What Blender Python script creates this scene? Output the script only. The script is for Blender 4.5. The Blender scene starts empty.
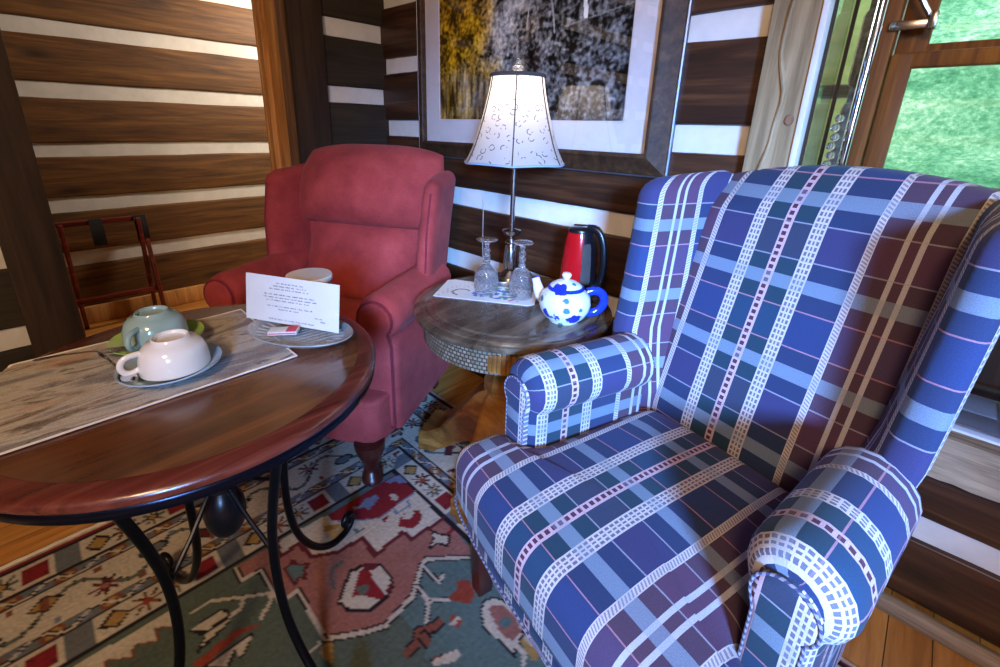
import bpy, bmesh, math, random
from mathutils import Vector, Matrix, noise
random.seed(7)
SC = bpy.context.scene
COL = SC.collection
PI = math.pi
sin, cos = math.sin, math.cos

# ------------------------------------------------------------------ helpers
def srgb(r, g, b):
    f = lambda c: (c/255/12.92) if c/255 <= .04045 else ((c/255+.055)/1.055)**2.4
    return (f(r), f(g), f(b), 1)

class G:
    """collects vertices and faces, then links them as ONE mesh object"""
    def __init__(s): s.v=[]; s.f=[]; s.m=[]; s.uv=[]
    def add(s, vs, fs, m=0, uv=None):
        o=len(s.v); s.v += [tuple(v) for v in vs]
        s.uv += list(uv) if uv else [(0,0)]*len(vs)
        for f in fs: s.f.append(tuple(o+i for i in f)); s.m.append(m)
    def box(s, c, d, rot=None, bev=.004, m=0, taper=None):
        x,y,z=[k/2 for k in d]; b=min(bev,x*.9,y*.9,z*.9)
        bm=bmesh.new(); bmesh.ops.create_cube(bm,size=1)
        for v in bm.verts:
            v.co=Vector((v.co.x*d[0],v.co.y*d[1],v.co.z*d[2]))
            if taper and v.co.z<0: v.co.x*=taper; v.co.y*=taper
        if b>0: bmesh.ops.bevel(bm,geom=bm.edges[:],offset=b,segments=2,affect='EDGES',profile=.5)
        M=Matrix.Translation(c)
        if rot is not None: M=M@(rot if isinstance(rot,Matrix) else Matrix.Rotation(rot,4,'Z'))
        bm.verts.index_update()
        s.add([M@v.co for v in bm.verts],[[v.index for v in f.verts] for f in bm.faces],m); bm.free()
    def lathe(s, prof, c=(0,0,0), seg=40, m=0, M=None, ex=1., ey=1., closed=False):
        vs=[];fs=[];n=len(prof)
        for i,(r,z) in enumerate(prof):
            for k in range(seg):
                a=2*PI*k/seg; p=Vector((r*ex*cos(a),r*ey*sin(a),z))
                if M is not None: p=M@p
                vs.append(p+Vector(c))
        uv=[(k/seg,prof[i][1]) for i in range(n) for k in range(seg)]
        for i in range(n if closed else n-1):
            j=(i+1)%n
            for k in range(seg):
                l=(k+1)%seg; fs.append((i*seg+k,i*seg+l,j*seg+l,j*seg+k))
        if not closed:
            if prof[0][0]>1e-6: fs.append(tuple(range(seg-1,-1,-1)))
            if prof[-1][0]>1e-6: fs.append(tuple((n-1)*seg+k for k in range(seg)))
        s.add(vs,fs,m,uv)
    def tube(s, pts, r, seg=10, m=0, closed=False, cap=True, flat=None):
        pts=[Vector(p) for p in pts]; n=len(pts); R=r if isinstance(r,(list,tuple)) else [r]*n
        vs=[];uv=[];L=0; up=None
        for i,p in enumerate(pts):
            if closed: t=pts[(i+1)%n]-pts[i-1]
            else: t=pts[min(i+1,n-1)]-pts[max(i-1,0)]
            t.normalize()
            if up is None:
                up=Vector((0,0,1)) if abs(t.z)<.9 else Vector((1,0,0))
            a=(up-t*up.dot(t)); a.normalize(); b=t.cross(a); up=a
            if i: L+=(p-pts[i-1]).length
            for k in range(seg):
                g=2*PI*k/seg; vs.append(p+(a*cos(g)*(flat or 1)+b*sin(g))*R[i]); uv.append((g/6.283*.03,L))
        fs=[]
        for i in range(n if closed else n-1):
            j=(i+1)%n
            for k in range(seg):
                l=(k+1)%seg; fs.append((i*seg+k,i*seg+l,j*seg+l,j*seg+k))
        if cap and not closed:
            fs.append(tuple(range(seg-1,-1,-1))); fs.append(tuple((n-1)*seg+k for k in range(seg)))
        s.add(vs,fs,m,uv)
    def rings(s, rings, uvs=None, m=0, cap0=True, cap1=True, wrap=True):
        n=len(rings[0]); vs=[p for r in rings for p in r]; fs=[]
        for i in range(len(rings)-1):
            for k in range(n if wrap else n-1):
                l=(k+1)%n; fs.append((i*n+k,i*n+l,(i+1)*n+l,(i+1)*n+k))
        if cap0: fs.append(tuple(range(n-1,-1,-1)))
        if cap1: fs.append(tuple((len(rings)-1)*n+k for k in range(n)))
        s.add(vs,fs,m,[u for r in uvs for u in r] if uvs else None)
    def grid(s, fn, nu, nv, m=0, uvf=None):
        vs=[];uv=[]
        for j in range(nv+1):
            for i in range(nu+1):
                vs.append(fn(i/nu,j/nv)); uv.append(uvf(i/nu,j/nv) if uvf else (i/nu,j/nv))
        w=nu+1
        s.add(vs,[(j*w+i,j*w+i+1,(j+1)*w+i+1,(j+1)*w+i) for j in range(nv) for i in range(nu)],m,uv)
    def prism(s, pts, z0, z1, m=0, M=None):
        n=len(pts); vs=[Vector((x,y,z0)) for x,y in pts]+[Vector((x,y,z1)) for x,y in pts]
        if M is not None: vs=[M@v for v in vs]
        s.add(vs,[tuple(range(n-1,-1,-1)),tuple(range(n,2*n))]+[(i,(i+1)%n,n+(i+1)%n,n+i) for i in range(n)],m)
    def build(s, name, mats, parent=None, ang=40, flip=False, smooth=True, colors=None):
        me=bpy.data.meshes.new(name); me.from_pydata(s.v,[],s.f)
        mats=mats if isinstance(mats,(list,tuple)) else [mats]
        for x in mats: me.materials.append(x)
        me.polygons.foreach_set('material_index',s.m)
        ul=me.uv_layers.new(name='UVMap'); li=[0]*len(me.loops); me.loops.foreach_get('vertex_index',li)
        ul.data.foreach_set('uv',[c for i in li for c in s.uv[i]])
        if colors:
            ca=me.color_attributes.new('Col','FLOAT_COLOR','POINT'); ca.data.foreach_set('color',[c for q in colors for c in q])
        me.polygons.foreach_set('use_smooth',[smooth]*len(me.polygons))
        bm=bmesh.new(); bm.from_mesh(me); bmesh.ops.recalc_face_normals(bm,faces=bm.faces[:]); bm.to_mesh(me); bm.free()
        if smooth: me.set_sharp_from_angle(angle=math.radians(ang))
        me.update()
        o=bpy.data.objects.new(name,me); COL.objects.link(o)
        if parent: o.parent=parent
        return o

def tag(o,label,cat,group=None):
    o['label']=label; o['category']=cat
    if group: o['group']=group
    return o
def thing(name,label,cat,loc=(0,0,0),rot=0,group=None):
    o=bpy.data.objects.new(name,None); COL.objects.link(o); o.empty_display_size=.05
    o.location=loc; o.rotation_euler=(0,0,math.radians(rot)); return tag(o,label,cat,group)
def struct(o): o['kind']='structure'; return o
def chaikin(p,n=2,closed=True):
    for _ in range(n):
        q=[]
        for i in range(len(p) if closed else len(p)-1):
            a=Vector(p[i]);b=Vector(p[(i+1)%len(p)]); q+=[tuple(a*.75+b*.25),tuple(a*.25+b*.75)]
        if not closed: q=[tuple(p[0])]+q+[tuple(p[-1])]
        p=q
    return p
def lerp(a,b,t): return a+(b-a)*t
def interp(x,tab):
    if x<=tab[0][0]: return tab[0][1]
    for (a,u),(b,v) in zip(tab,tab[1:]):
        if x<=b: return u+(v-u)*(x-a)/(b-a)
    return tab[-1][1]

# ------------------------------------------------------------------ materials
class N:
    def __init__(s,name):
        s.mat=bpy.data.materials.new(name); s.mat.use_nodes=True; s.t=s.mat.node_tree
        s.b=s.t.nodes['Principled BSDF']; s.out=s.t.nodes['Material Output']
    def n(s,kind,**kw):
        x=s.t.nodes.new('ShaderNode'+kind)
        for k,v in kw.items(): setattr(x,k,v)
        return x
    def l(s,a,b): s.t.links.new(a,b)
    def val(s,x,sock):
        if isinstance(x,(int,float)): sock.default_value=x
        elif isinstance(x,tuple): sock.default_value=x
        else: s.l(x,sock)
    def math(s,op,a,b=0.,c=None):
        m=s.n('Math',operation=op); s.val(a,m.inputs[0]); s.val(b,m.inputs[1])
        if c is not None: s.val(c,m.inputs[2])
        return m.outputs[0]
    def mix(s,f,a,b,blend='MIX'):
        m=s.n('Mix',data_type='RGBA',blend_type=blend); s.val(f,m.inputs[0]); s.val(a,m.inputs[6]); s.val(b,m.inputs[7]); return m.outputs[2]
    def ramp(s,f,stops,interp='LINEAR'):
        r=s.n('ValToRGB'); r.color_ramp.interpolation=interp; e=r.color_ramp.elements
        while len(e)>1: e.remove(e[-1])
        e[0].position=stops[0][0]; e[0].color=stops[0][1]
        for p,c in stops[1:]:
            x=e.new(p); x.color=c
        if f is not None: s.l(f,r.inputs[0])
        return r
    def coords(s,scale=(1,1,1),kind='Object',loc=(0,0,0),rot=(0,0,0)):
        tc=s.n('TexCoord'); m=s.n('Mapping'); m.inputs['Scale'].default_value=scale; m.inputs['Location'].default_value=loc; m.inputs['Rotation'].default_value=rot
        s.l(tc.outputs[kind],m.inputs[0]); return m.outputs[0]
    def noise(s,v,scale=5,detail=4,rough=.55,dist=0):
        x=s.n('TexNoise'); s.l(v,x.inputs['Vector']); x.inputs['Scale'].default_value=scale; x.inputs['Detail'].default_value=detail
        x.inputs['Roughness'].default_value=rough; x.inputs['Distortion'].default_value=dist; return x.outputs['Fac']
    def vor(s,v,scale=5,feat='F1',out='Distance'):
        x=s.n('TexVoronoi',feature=feat); s.l(v,x.inputs['Vector']); x.inputs['Scale'].default_value=scale; return x.outputs[out]
    def bump(s,h,strength=.3,dist=.01):
        b=s.n('Bump'); b.inputs['Strength'].default_value=strength; b.inputs['Distance'].default_value=dist; s.l(h,b.inputs['Height']); s.l(b.outputs[0],s.b.inputs['Normal'])
    def base(s,c,rough=.5,metal=0.,**kw):
        s.val(c,s.b.inputs['Base Color']); s.val(rough,s.b.inputs['Roughness']); s.b.inputs['Metallic'].default_value=metal
        for k,v in kw.items(): s.b.inputs[k.replace('_',' ')].default_value=v
        return s.mat

def plain(name,c,rough=.5,metal=0.,var=.12,scale=30,bump=0,**kw):
    m=N(name); v=m.coords(); f=m.noise(v,scale,3)
    d=tuple(x*(1-var) for x in c[:3])+(1,); u=tuple(min(1,x*(1+var)) for x in c[:3])+(1,)
    col=m.ramp(f,[(.3,d),(.7,u)]).outputs[0]
    if bump: m.bump(f,bump,.004)
    return m.base(col,rough,metal,**kw)
def wood(name,dark,mid,light,axis='x',rough=.45,knots=True,bump=.25,sc=1.,coat=0.,plank=None):
    m=N(name); lo,hi=.9*sc,14*sc
    s={'x':(lo,hi,hi),'y':(hi,lo,hi),'z':(hi,hi,lo)}[axis]
    v=m.coords(s); f=m.noise(v,1.6,7,.62,1.1)
    v2=m.coords(tuple(k*6 for k in s)); g=m.noise(v2,1.2,4,.6,.3)
    f2=m.math('ADD',m.math('MULTIPLY',f,.8),m.math('MULTIPLY',g,.25))
    col=m.ramp(f2,[(.33,dark),(.52,mid),(.72,light)]).outputs[0]
    if knots:
        s3={'x':(2.2*sc,7*sc,7*sc),'y':(7*sc,2.2*sc,7*sc),'z':(7*sc,7*sc,2.2*sc)}[axis]
        k=m.vor(m.coords(s3,loc=(.3,.7,.1)),1.)
        kf=m.ramp(k,[(.05,(1,1,1,1)),(.17,(.35,.35,.35,1)),(.3,(0,0,0,1))]).outputs[0]
        col=m.mix(m.math('MULTIPLY',kf,.8),col,tuple(x*.25 for x in dark[:3])+(1,))
    if plank:
        w,ax=plank
        tc=m.n('TexCoord'); sx=m.n('SeparateXYZ'); m.l(tc.outputs['Object'],sx.inputs[0])
        p=m.math('DIVIDE',sx.outputs[ax],w); fr=m.math('FRACT',p); fl=m.math('FLOOR',p)
        gap=m.math('LESS_THAN',fr,.03)
        wn=m.n('TexWhiteNoise',noise_dimensions='1D'); m.l(fl,wn.inputs['W'])
        col=m.mix(m.math('MULTIPLY',wn.outputs['Value'],.45),col,tuple(x*.55 for x in mid[:3])+(1,))
        col=m.mix(gap,col,tuple(x*.2 for x in dark[:3])+(1,))
    m.bump(f2,bump,.004)
    return m.base(col,rough,Coat_Weight=coat,Coat_Roughness=.15)

M={}
# ---- plaid upholstery, woven from two stripe sequences laid over each other (u across, v along)
def plaid(name,cut=0.):
    m=N(name); tc=m.n('TexCoord'); sx=m.n('SeparateXYZ'); m.l(tc.outputs['UV'],sx.inputs[0]); u,v=sx.outputs[0],sx.outputs[1]
    BL=srgb(36,54,98); TL=srgb(16,62,76); PL=srgb(94,58,74); CRM=srgb(198,188,180); PK=srgb(196,164,168); DKM=srgb(78,38,54); LAV=srgb(182,180,186)
    a=lambda c,k:c[:3]+(k,)
    P=.46
    seq=[(0,PK,1),(.010,TL,0),(.051,CRM,1),(.080,BL,0),(.159,CRM,1),(.173,PL,0),(.213,LAV,1),(.2215,PL,.2),(.2385,LAV,1),(.247,PL,0),(.287,CRM,1),(.301,BL,0),(.380,CRM,1),(.409,TL,0),(.450,PK,1)]
    fu=m.math('FRACT',m.math('ADD',m.math('DIVIDE',u,P),10.))
    wa=m.ramp(fu,[(p/P,a(c,k)) for p,c,k in seq],'CONSTANT')
    Q=.38; l=.0035
    LB=srgb(122,138,154); TN=srgb(32,44,66); PRP=srgb(64,46,82); PKL=srgb(176,126,136); LBL=srgb(152,150,164)
    sq=[(0,LB,.62),(.015,TN,0),(.052,PKL,.62),(.052+l,BL,0),(.134,PKL,.62),(.134+l,TN,0),(.175,LB,.62),(.205,TN,0),(.242,LBL,.62),(.242+l,PRP,0),(.324,LBL,.62),(.324+l,TN,0),(.365,LB,.62)]
    fv=m.math('FRACT',m.math('ADD',m.math('DIVIDE',v,Q),10.))
    we=m.ramp(fv,[(p/Q,a(c,k)) for p,c,k in sq],'CONSTANT')
    # dashes inside the ladder stripes and the dotted centre stripe, twill in the hatched ones
    W1=(1,1,1,1);B0=(0,0,0,1)
    def cols(rng):
        st=[(0,B0)]
        for p,q in rng: st+=[(p/P,W1),(q/P,B0)]
        return m.ramp(fu,st,'CONSTANT').outputs[0]
    lad=cols([(.0545,.0605),(.0635,.0675),(.0705,.0765),(.3835,.3895),(.3925,.3965),(.3995,.4055)])
    dot=m.math('ADD',m.math('LESS_THAN',fu,.005/P),m.math('GREATER_THAN',fu,1-.005/P))
    hat=cols([(.161,.171),(.289,.299)])
    dash=lambda per,duty,sk=0:m.math('LESS_THAN',m.math('FRACT',m.math('ADD',m.math('DIVIDE',v,per),m.math('MULTIPLY',u,sk))),duty)
    wc=m.mix(m.math('MULTIPLY',lad,m.math('MULTIPLY',dash(.013,.68),.85)),wa.outputs[0],srgb(66,70,100))
    wc=m.mix(m.math('MULTIPLY',dot,dash(.016,.6)),wc,DKM)
    wc=m.mix(m.math('MULTIPLY',hat,m.math('MULTIPLY',dash(.0075,.5,70.),.8)),wc,srgb(112,106,124))
    fac=m.math('ADD',.46,m.math('SUBTRACT',m.math('MULTIPLY',we.outputs[1],.5),m.math('MULTIPLY',wa.outputs[1],.44)))
    col=m.mix(fac,wc,we.outputs[0])
    # woven thread
    vv=m.coords((1,1,1),'UV'); th=m.noise(vv,480,3,.7); 
    col=m.mix(.3,col,m.ramp(th,[(.3,(.12,.12,.12,1)),(.7,(.9,.9,.9,1))]).outputs[0],'OVERLAY')
    m.bump(th,.35,.002)
    return m.base(col,.9,Sheen_Weight=.05,Sheen_Roughness=.5)
M['plaid']=plaid('plaid upholstery')
def piping():
    m=N('twisted piping'); tc=m.n('TexCoord'); sx=m.n('SeparateXYZ'); m.l(tc.outputs['UV'],sx.inputs[0])
    f=m.math('FRACT',m.math('ADD',m.math('DIVIDE',sx.outputs[1],.012),m.math('MULTIPLY',sx.outputs[0],30)))
    col=m.mix(m.math('LESS_THAN',f,.5),srgb(62,66,100),srgb(140,138,144)); return m.base(col,.9)
M['piping']=piping()
def redfab():
    m=N('red upholstery'); v=m.coords(); f=m.noise(v,420,3,.6); g=m.noise(v,9,3)
    col=m.ramp(m.math('ADD',m.math('MULTIPLY',f,.55),m.math('MULTIPLY',g,.45)),[(.3,srgb(122,36,36)),(.55,srgb(178,66,62)),(.75,srgb(206,98,90))]).outputs[0]
    m.bump(f,.3,.002); return m.base(col,.92,Sheen_Weight=.04,Sheen_Roughness=.45)
M['red']=redfab()
M['redpipe']=plain('red welt cord',srgb(130,34,48),.9)
M['log_x']=wood('dark stained log',srgb(26,15,10),srgb(58,34,20),srgb(92,58,34),'x',.42)
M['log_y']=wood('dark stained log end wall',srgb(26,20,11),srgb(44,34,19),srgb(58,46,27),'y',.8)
M['log_hall']=wood('varnished brown log',srgb(48,28,9),srgb(96,61,24),srgb(132,91,42),'y',.62)
M['casing']=wood('dark casing board',srgb(30,18,10),srgb(50,33,20),srgb(66,46,28),'z',.8,knots=False)
M['pine_dark']=wood('orange brown pine',srgb(70,36,2),srgb(118,68,5),srgb(152,98,14),'z',.7)
M['pine_light']=wood('honey pine board',srgb(132,82,38),srgb(200,140,76),srgb(228,176,110),'z',.45)
M['jambwood']=wood('worn brown jamb',srgb(70,44,26),srgb(112,78,52),srgb(160,128,98),'z',.5,knots=False)
M['barnwood']=wood('grey weathered live edge board',srgb(92,74,48),srgb(146,124,88),srgb(180,158,120),'z',.75,sc=.8)
M['sillwood']=wood('rough sawn sill board',srgb(92,76,58),srgb(150,130,104),srgb(190,170,140),'x',.8,sc=1.2)
M['floor']=wood('oak floorboards',srgb(140,84,32),srgb(200,136,64),srgb(226,168,94),'y',.32,knots=False,bump=.1,plank=(.085,0),coat=.25)
M['stretch']=wood('dark cherry',srgb(52,14,12),srgb(104,34,26),srgb(136,58,42),'y',.3,knots=False)
M['mahog']=wood('dark mahogany leg',srgb(36,12,10),srgb(66,26,20),srgb(90,40,28),'z',.3,knots=False)
M['white']=plain('painted chinking',srgb(216,212,204),.85,var=.07,scale=14,bump=.5)
M['ceil']=plain('pine ceiling',srgb(150,110,70),.7)
M['iron']=plain('black wrought iron',srgb(20,20,24),.35,.6,bump=.2)
M['ironrim']=plain('blued steel band',srgb(26,30,44),.22,.8)
M['chrome']=plain('polished chrome',srgb(200,205,215),.08,1.,var=.03)
M['nickel']=plain('brushed nickel',srgb(170,165,158),.25,1.,var=.05)
M['black']=plain('black plastic',srgb(16,17,22),.3)
M['redshell']=plain('glossy red kettle shell',srgb(178,14,22),.15,var=.05,Coat_Weight=.6,Coat_Roughness=.05)
M['smoke']=plain('smoked water window',srgb(90,84,80),.12,.4)
M['paper']=plain('white paper',srgb(206,202,192),.85,var=.03)
M['ink']=plain('grey ink',srgb(104,100,100),.9)
M['maton']=plain('picture mount board',srgb(214,206,204),.9,var=.03)
M['porc']=plain('white porcelain',srgb(226,220,208),.12,var=.02,Coat_Weight=.5)
M['porc_g']=plain('celadon glaze',srgb(146,172,164),.12,var=.06,scale=12,Coat_Weight=.5)
M['sauc_b']=plain('pale blue glaze',srgb(150,176,196),.15,var=.05,Coat_Weight=.4)
M['sauc_g']=plain('lime green glaze',srgb(150,192,96),.15,var=.05,Coat_Weight=.4)
M['blue']=plain('cobalt glaze',srgb(30,52,160),.12,var=.2,Coat_Weight=.5)
M['cream_edge']=plain('cream hem',srgb(216,206,190),.9)
M['jarbody']=plain('grey green jar glaze',srgb(120,140,146),.2)
M['pinkpaper']=plain('pink printed paper',srgb(196,60,84),.7)
def glass(name,tint=(1,1,1,1),rough=0.,ior=1.5):
    m=N(name); return m.base(tint,rough,0,Transmission_Weight=1.,IOR=ior)
M['crystal']=plain('cut crystal',(.93,.94,.96,1),.04,var=.02,Transmission_Weight=.93,IOR=1.45)
def pane(name,tint=(.95,.97,.96,1),lo=.05,hi=.9):
    m=N(name); t=m.n('BsdfTransparent'); t.inputs[0].default_value=tint; g=m.n('BsdfGlossy'); g.inputs['Roughness'].default_value=.01
    ge=m.n('NewGeometry'); dt=m.n('VectorMath',operation='DOT_PRODUCT'); m.l(ge.outputs['Incoming'],dt.inputs[0]); m.l(ge.outputs['Normal'],dt.inputs[1]); mx=m.n('MixShader'); m.l(m.math('ADD',m.math('MULTIPLY',m.math('POWER',m.math('SUBTRACT',1.,m.math('ABSOLUTE',dt.outputs['Value'])),5.),hi),lo),mx.inputs[0]); m.l(t.outputs[0],mx.inputs[1]); m.l(g.outputs[0],mx.inputs[2]); m.l(mx.outputs[0],m.out.inputs[0]); return m.mat
M['trayglass']=plain('pressed glass',srgb(205,205,200),.25,var=.1,scale=90,Transmission_Weight=.55,Alpha=.8); M['pane']=pane('window glass'); M['picglass']=pane('picture glass',(1,1,1,1),.06)
def shade():
    m=N('embroidered lamp shade'); 
    v=m.coords((1,1,1),'UV'); tc=m.n('TexCoord')
    # little open scrolls: thin rings around scattered points
    mp=m.n('Mapping'); mp.inputs['Scale'].default_value=(22,24,1); m.l(tc.outputs['UV'],mp.inputs[0])
    x=m.n('TexVoronoi',feature='F1',voronoi_dimensions='2D'); m.l(mp.outputs[0],x.inputs['Vector']); x.inputs['Scale'].default_value=1.; x.inputs['Randomness'].default_value=.9
    d=x.outputs['Distance']; ring=m.ramp(d,[(.19,(0,0,0,1)),(.22,(1,1,1,1)),(.27,(1,1,1,1)),(.30,(0,0,0,1))]).outputs[0]
    gap=m.math('GREATER_THAN',m.noise(m.coords((1,1,1),'UV'),60,1),.51)
    col=m.mix(m.math('MULTIPLY',ring,m.math('MULTIPLY',gap,.9)),srgb(214,206,198),srgb(84,78,80))
    df=m.n('BsdfDiffuse'); tr=m.n('BsdfTranslucent'); mx=m.n('MixShader'); mx.inputs[0].default_value=.45
    m.l(col,df.inputs[0]); m.l(col,tr.inputs[0]); m.l(df.outputs[0],mx.inputs[1]); m.l(tr.outputs[0],mx.inputs[2]); m.l(mx.outputs[0],m.out.inputs[0]); return m.mat
M['shade']=shade()
M['shadetrim']=plain('shade braid',srgb(70,64,62),.9)
def attr(name,rough=.95,bumps=700,b=.4,spec=.2):
    m=N(name); a=m.n('Attribute'); a.attribute_name='Col'; v=m.coords(); f=m.noise(v,bumps,2)
    col=m.mix(.18,a.outputs['Color'],m.ramp(f,[(.3,(.0,.0,.0,1)),(.7,(.8,.8,.8,1))]).outputs[0],'OVERLAY')
    m.bump(f,b,.003); return m.base(col,rough,Specular_IOR_Level=spec)
M['rug']=attr('hand knotted wool pile')
M['print']=attr('photographic print',.35,300,.02,.4)
M['matpaper']=attr('printed table mat',.6,300,.02,.4)
def runner():
    m=N('birch bark print cloth'); v=m.coords((6.5,1.9,1)); f=m.noise(v,1.5,8,.64,1.5); g=m.noise(m.coords((24,8,1),loc=(3,1,0)),1.4,5,.6,1.2)
    c=m.ramp(f,[(.32,srgb(58,42,32)),(.39,srgb(112,86,62)),(.44,srgb(158,148,132)),(.52,srgb(184,176,162)),(.58,srgb(134,130,126)),(.63,srgb(112,110,112)),(.69,srgb(152,106,58))]).outputs[0]
    d=m.ramp(g,[(.36,(1,1,1,1)),(.41,(0,0,0,1))]).outputs[0]; c=m.mix(m.math('MULTIPLY',d,.75),c,srgb(70,54,44))
    e=m.ramp(m.noise(m.coords((9,4,1),loc=(7,2,0)),1.7,3),[(.55,(0,0,0,1)),(.66,(1,1,1,1))]).outputs[0]; c=m.mix(m.math('MULTIPLY',e,.45),c,srgb(178,120,58))
    th=m.noise(m.coords((400,400,1)),1.,1); c=m.mix(.1,c,m.ramp(th,[(.3,(0,0,0,1)),(.7,(1,1,1,1))]).outputs[0]); m.bump(th,.3,.001)
    return m.base(c,.9)
M['runner']=runner()
def tabletop():
    m=N('worn mahogany veneer'); f=m.noise(m.coords((9,1.2,9)),1.7,7,.6,.9); g=m.noise(m.coords(),3.2,3)
    c=m.ramp(f,[(.3,srgb(44,20,10)),(.5,srgb(84,44,22)),(.72,srgb(122,74,38))]).outputs[0]
    w=m.ramp(g,[(.48,(0,0,0,1)),(.68,(1,1,1,1))]).outputs[0]; c=m.mix(m.math('MULTIPLY',w,.3),c,srgb(140,108,72))
    m.bump(f,.05,.002); return m.base(c,.22,Coat_Weight=.4,Coat_Roughness=.12)
M['tabletop']=tabletop()
M['tablerim']=wood('red mahogany edge',srgb(58,20,13),srgb(92,40,29),srgb(122,62,46),'y',.25,knots=False,coat=.4)
def sidetop():
    m=N('antiqued side table top'); f=m.noise(m.coords((9,1.5,9),rot=(0,0,.8)),1.7,7,.6,.9); g=m.noise(m.coords(),6,4)
    c=m.ramp(f,[(.3,srgb(46,34,24)),(.5,srgb(84,68,52)),(.72,srgb(118,100,80))]).outputs[0]
    c=m.mix(m.math('MULTIPLY',m.ramp(g,[(.45,(0,0,0,1)),(.65,(1,1,1,1))]).outputs[0],.35),c,srgb(130,116,100)); m.bump(f,.08,.002)
    return m.base(c,.25,Coat_Weight=.35,Coat_Roughness=.15)
M['sidetop']=sidetop()
def apron():
    m=N('carved woven apron'); tc=m.n('TexCoord'); mp=m.n('Mapping'); mp.inputs['Scale'].default_value=(1,1,1); m.l(tc.outputs['UV'],mp.inputs[0])
    b=m.n('TexBrick'); b.inputs['Scale'].default_value=1; b.inputs['Brick Width'].default_value=.014; b.inputs['Row Height'].default_value=.012; b.inputs['Mortar Size'].default_value=.002
    b.inputs['Color1'].default_value=srgb(142,130,110); b.inputs['Color2'].default_value=srgb(106,92,72); b.inputs['Mortar'].default_value=srgb(66,52,38); m.l(mp.outputs[0],b.inputs[0])
    m.bump(b.outputs['Fac'],.8,-.004); return m.base(b.outputs[0],.5)
M['apron']=apron()
M['golden']=wood('golden oak pedestal',srgb(70,38,12),srgb(132,82,32),srgb(176,122,58),'x',.3,knots=False,coat=.3,sc=.7)
def frame():
    m=N('bronzed frame moulding'); v=m.coords((12,12,12)); f=m.noise(v,3,5,.6,.4); c=m.ramp(f,[(.3,srgb(38,24,14)),(.6,srgb(74,50,30)),(.8,srgb(104,76,46))]).outputs[0]
    return m.base(c,.6,.0,Specular_IOR_Level=.3)
M['frame']=frame(); M['silver']=plain('silvered frame edge',srgb(110,112,120),.4,.7)
def flowers():
    m=N('blue flower decorated porcelain'); v=m.coords(); d=m.vor(v,15.); n=m.noise(v,42,3)
    a=m.ramp(m.math('ADD',d,m.math('MULTIPLY',n,.55)),[(.56,(1,1,1,1)),(.60,(0,0,0,1))]).outputs[0]
    d2=m.vor(m.coords(loc=(.2,.5,.3)),24.); b=m.ramp(m.math('ADD',d2,m.math('MULTIPLY',n,.4)),[(.37,(1,1,1,1)),(.42,(0,0,0,1))]).outputs[0]
    c=m.mix(b,srgb(224,226,222),srgb(70,120,130)); c=m.mix(a,c,srgb(36,50,150)); return m.base(c,.12,Coat_Weight=.5)
M['flowers']=flowers()
def hill():
    m=N('sunlit grassy bank'); v=m.coords(); f=m.noise(v,2.2,8,.7,.6); g=m.noise(v,26,5,.75)
    c=m.ramp(m.math('ADD',m.math('MULTIPLY',f,.5),m.math('MULTIPLY',g,.5)),[(.36,srgb(58,130,100)),(.46,srgb(98,172,136)),(.54,srgb(150,210,176)),(.64,srgb(240,252,244))]).outputs[0]
    return m.base(c,.9)
M['hill']=hill()
M['lime']=plain('fresh spring grass',srgb(190,214,140),.9,var=.25,scale=6)
M['greylog']=wood('silvered exterior log',srgb(90,86,80),srgb(140,136,128),srgb(180,176,166),'x',.8)
M['strap']=plain('black webbing',srgb(14,13,13),.8)
M['tile']=plain('white glazed tile',srgb(206,212,220),.3,var=.04)
M['clear']=pane('clear acrylic',(.82,.87,.93,1),.12)
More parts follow.
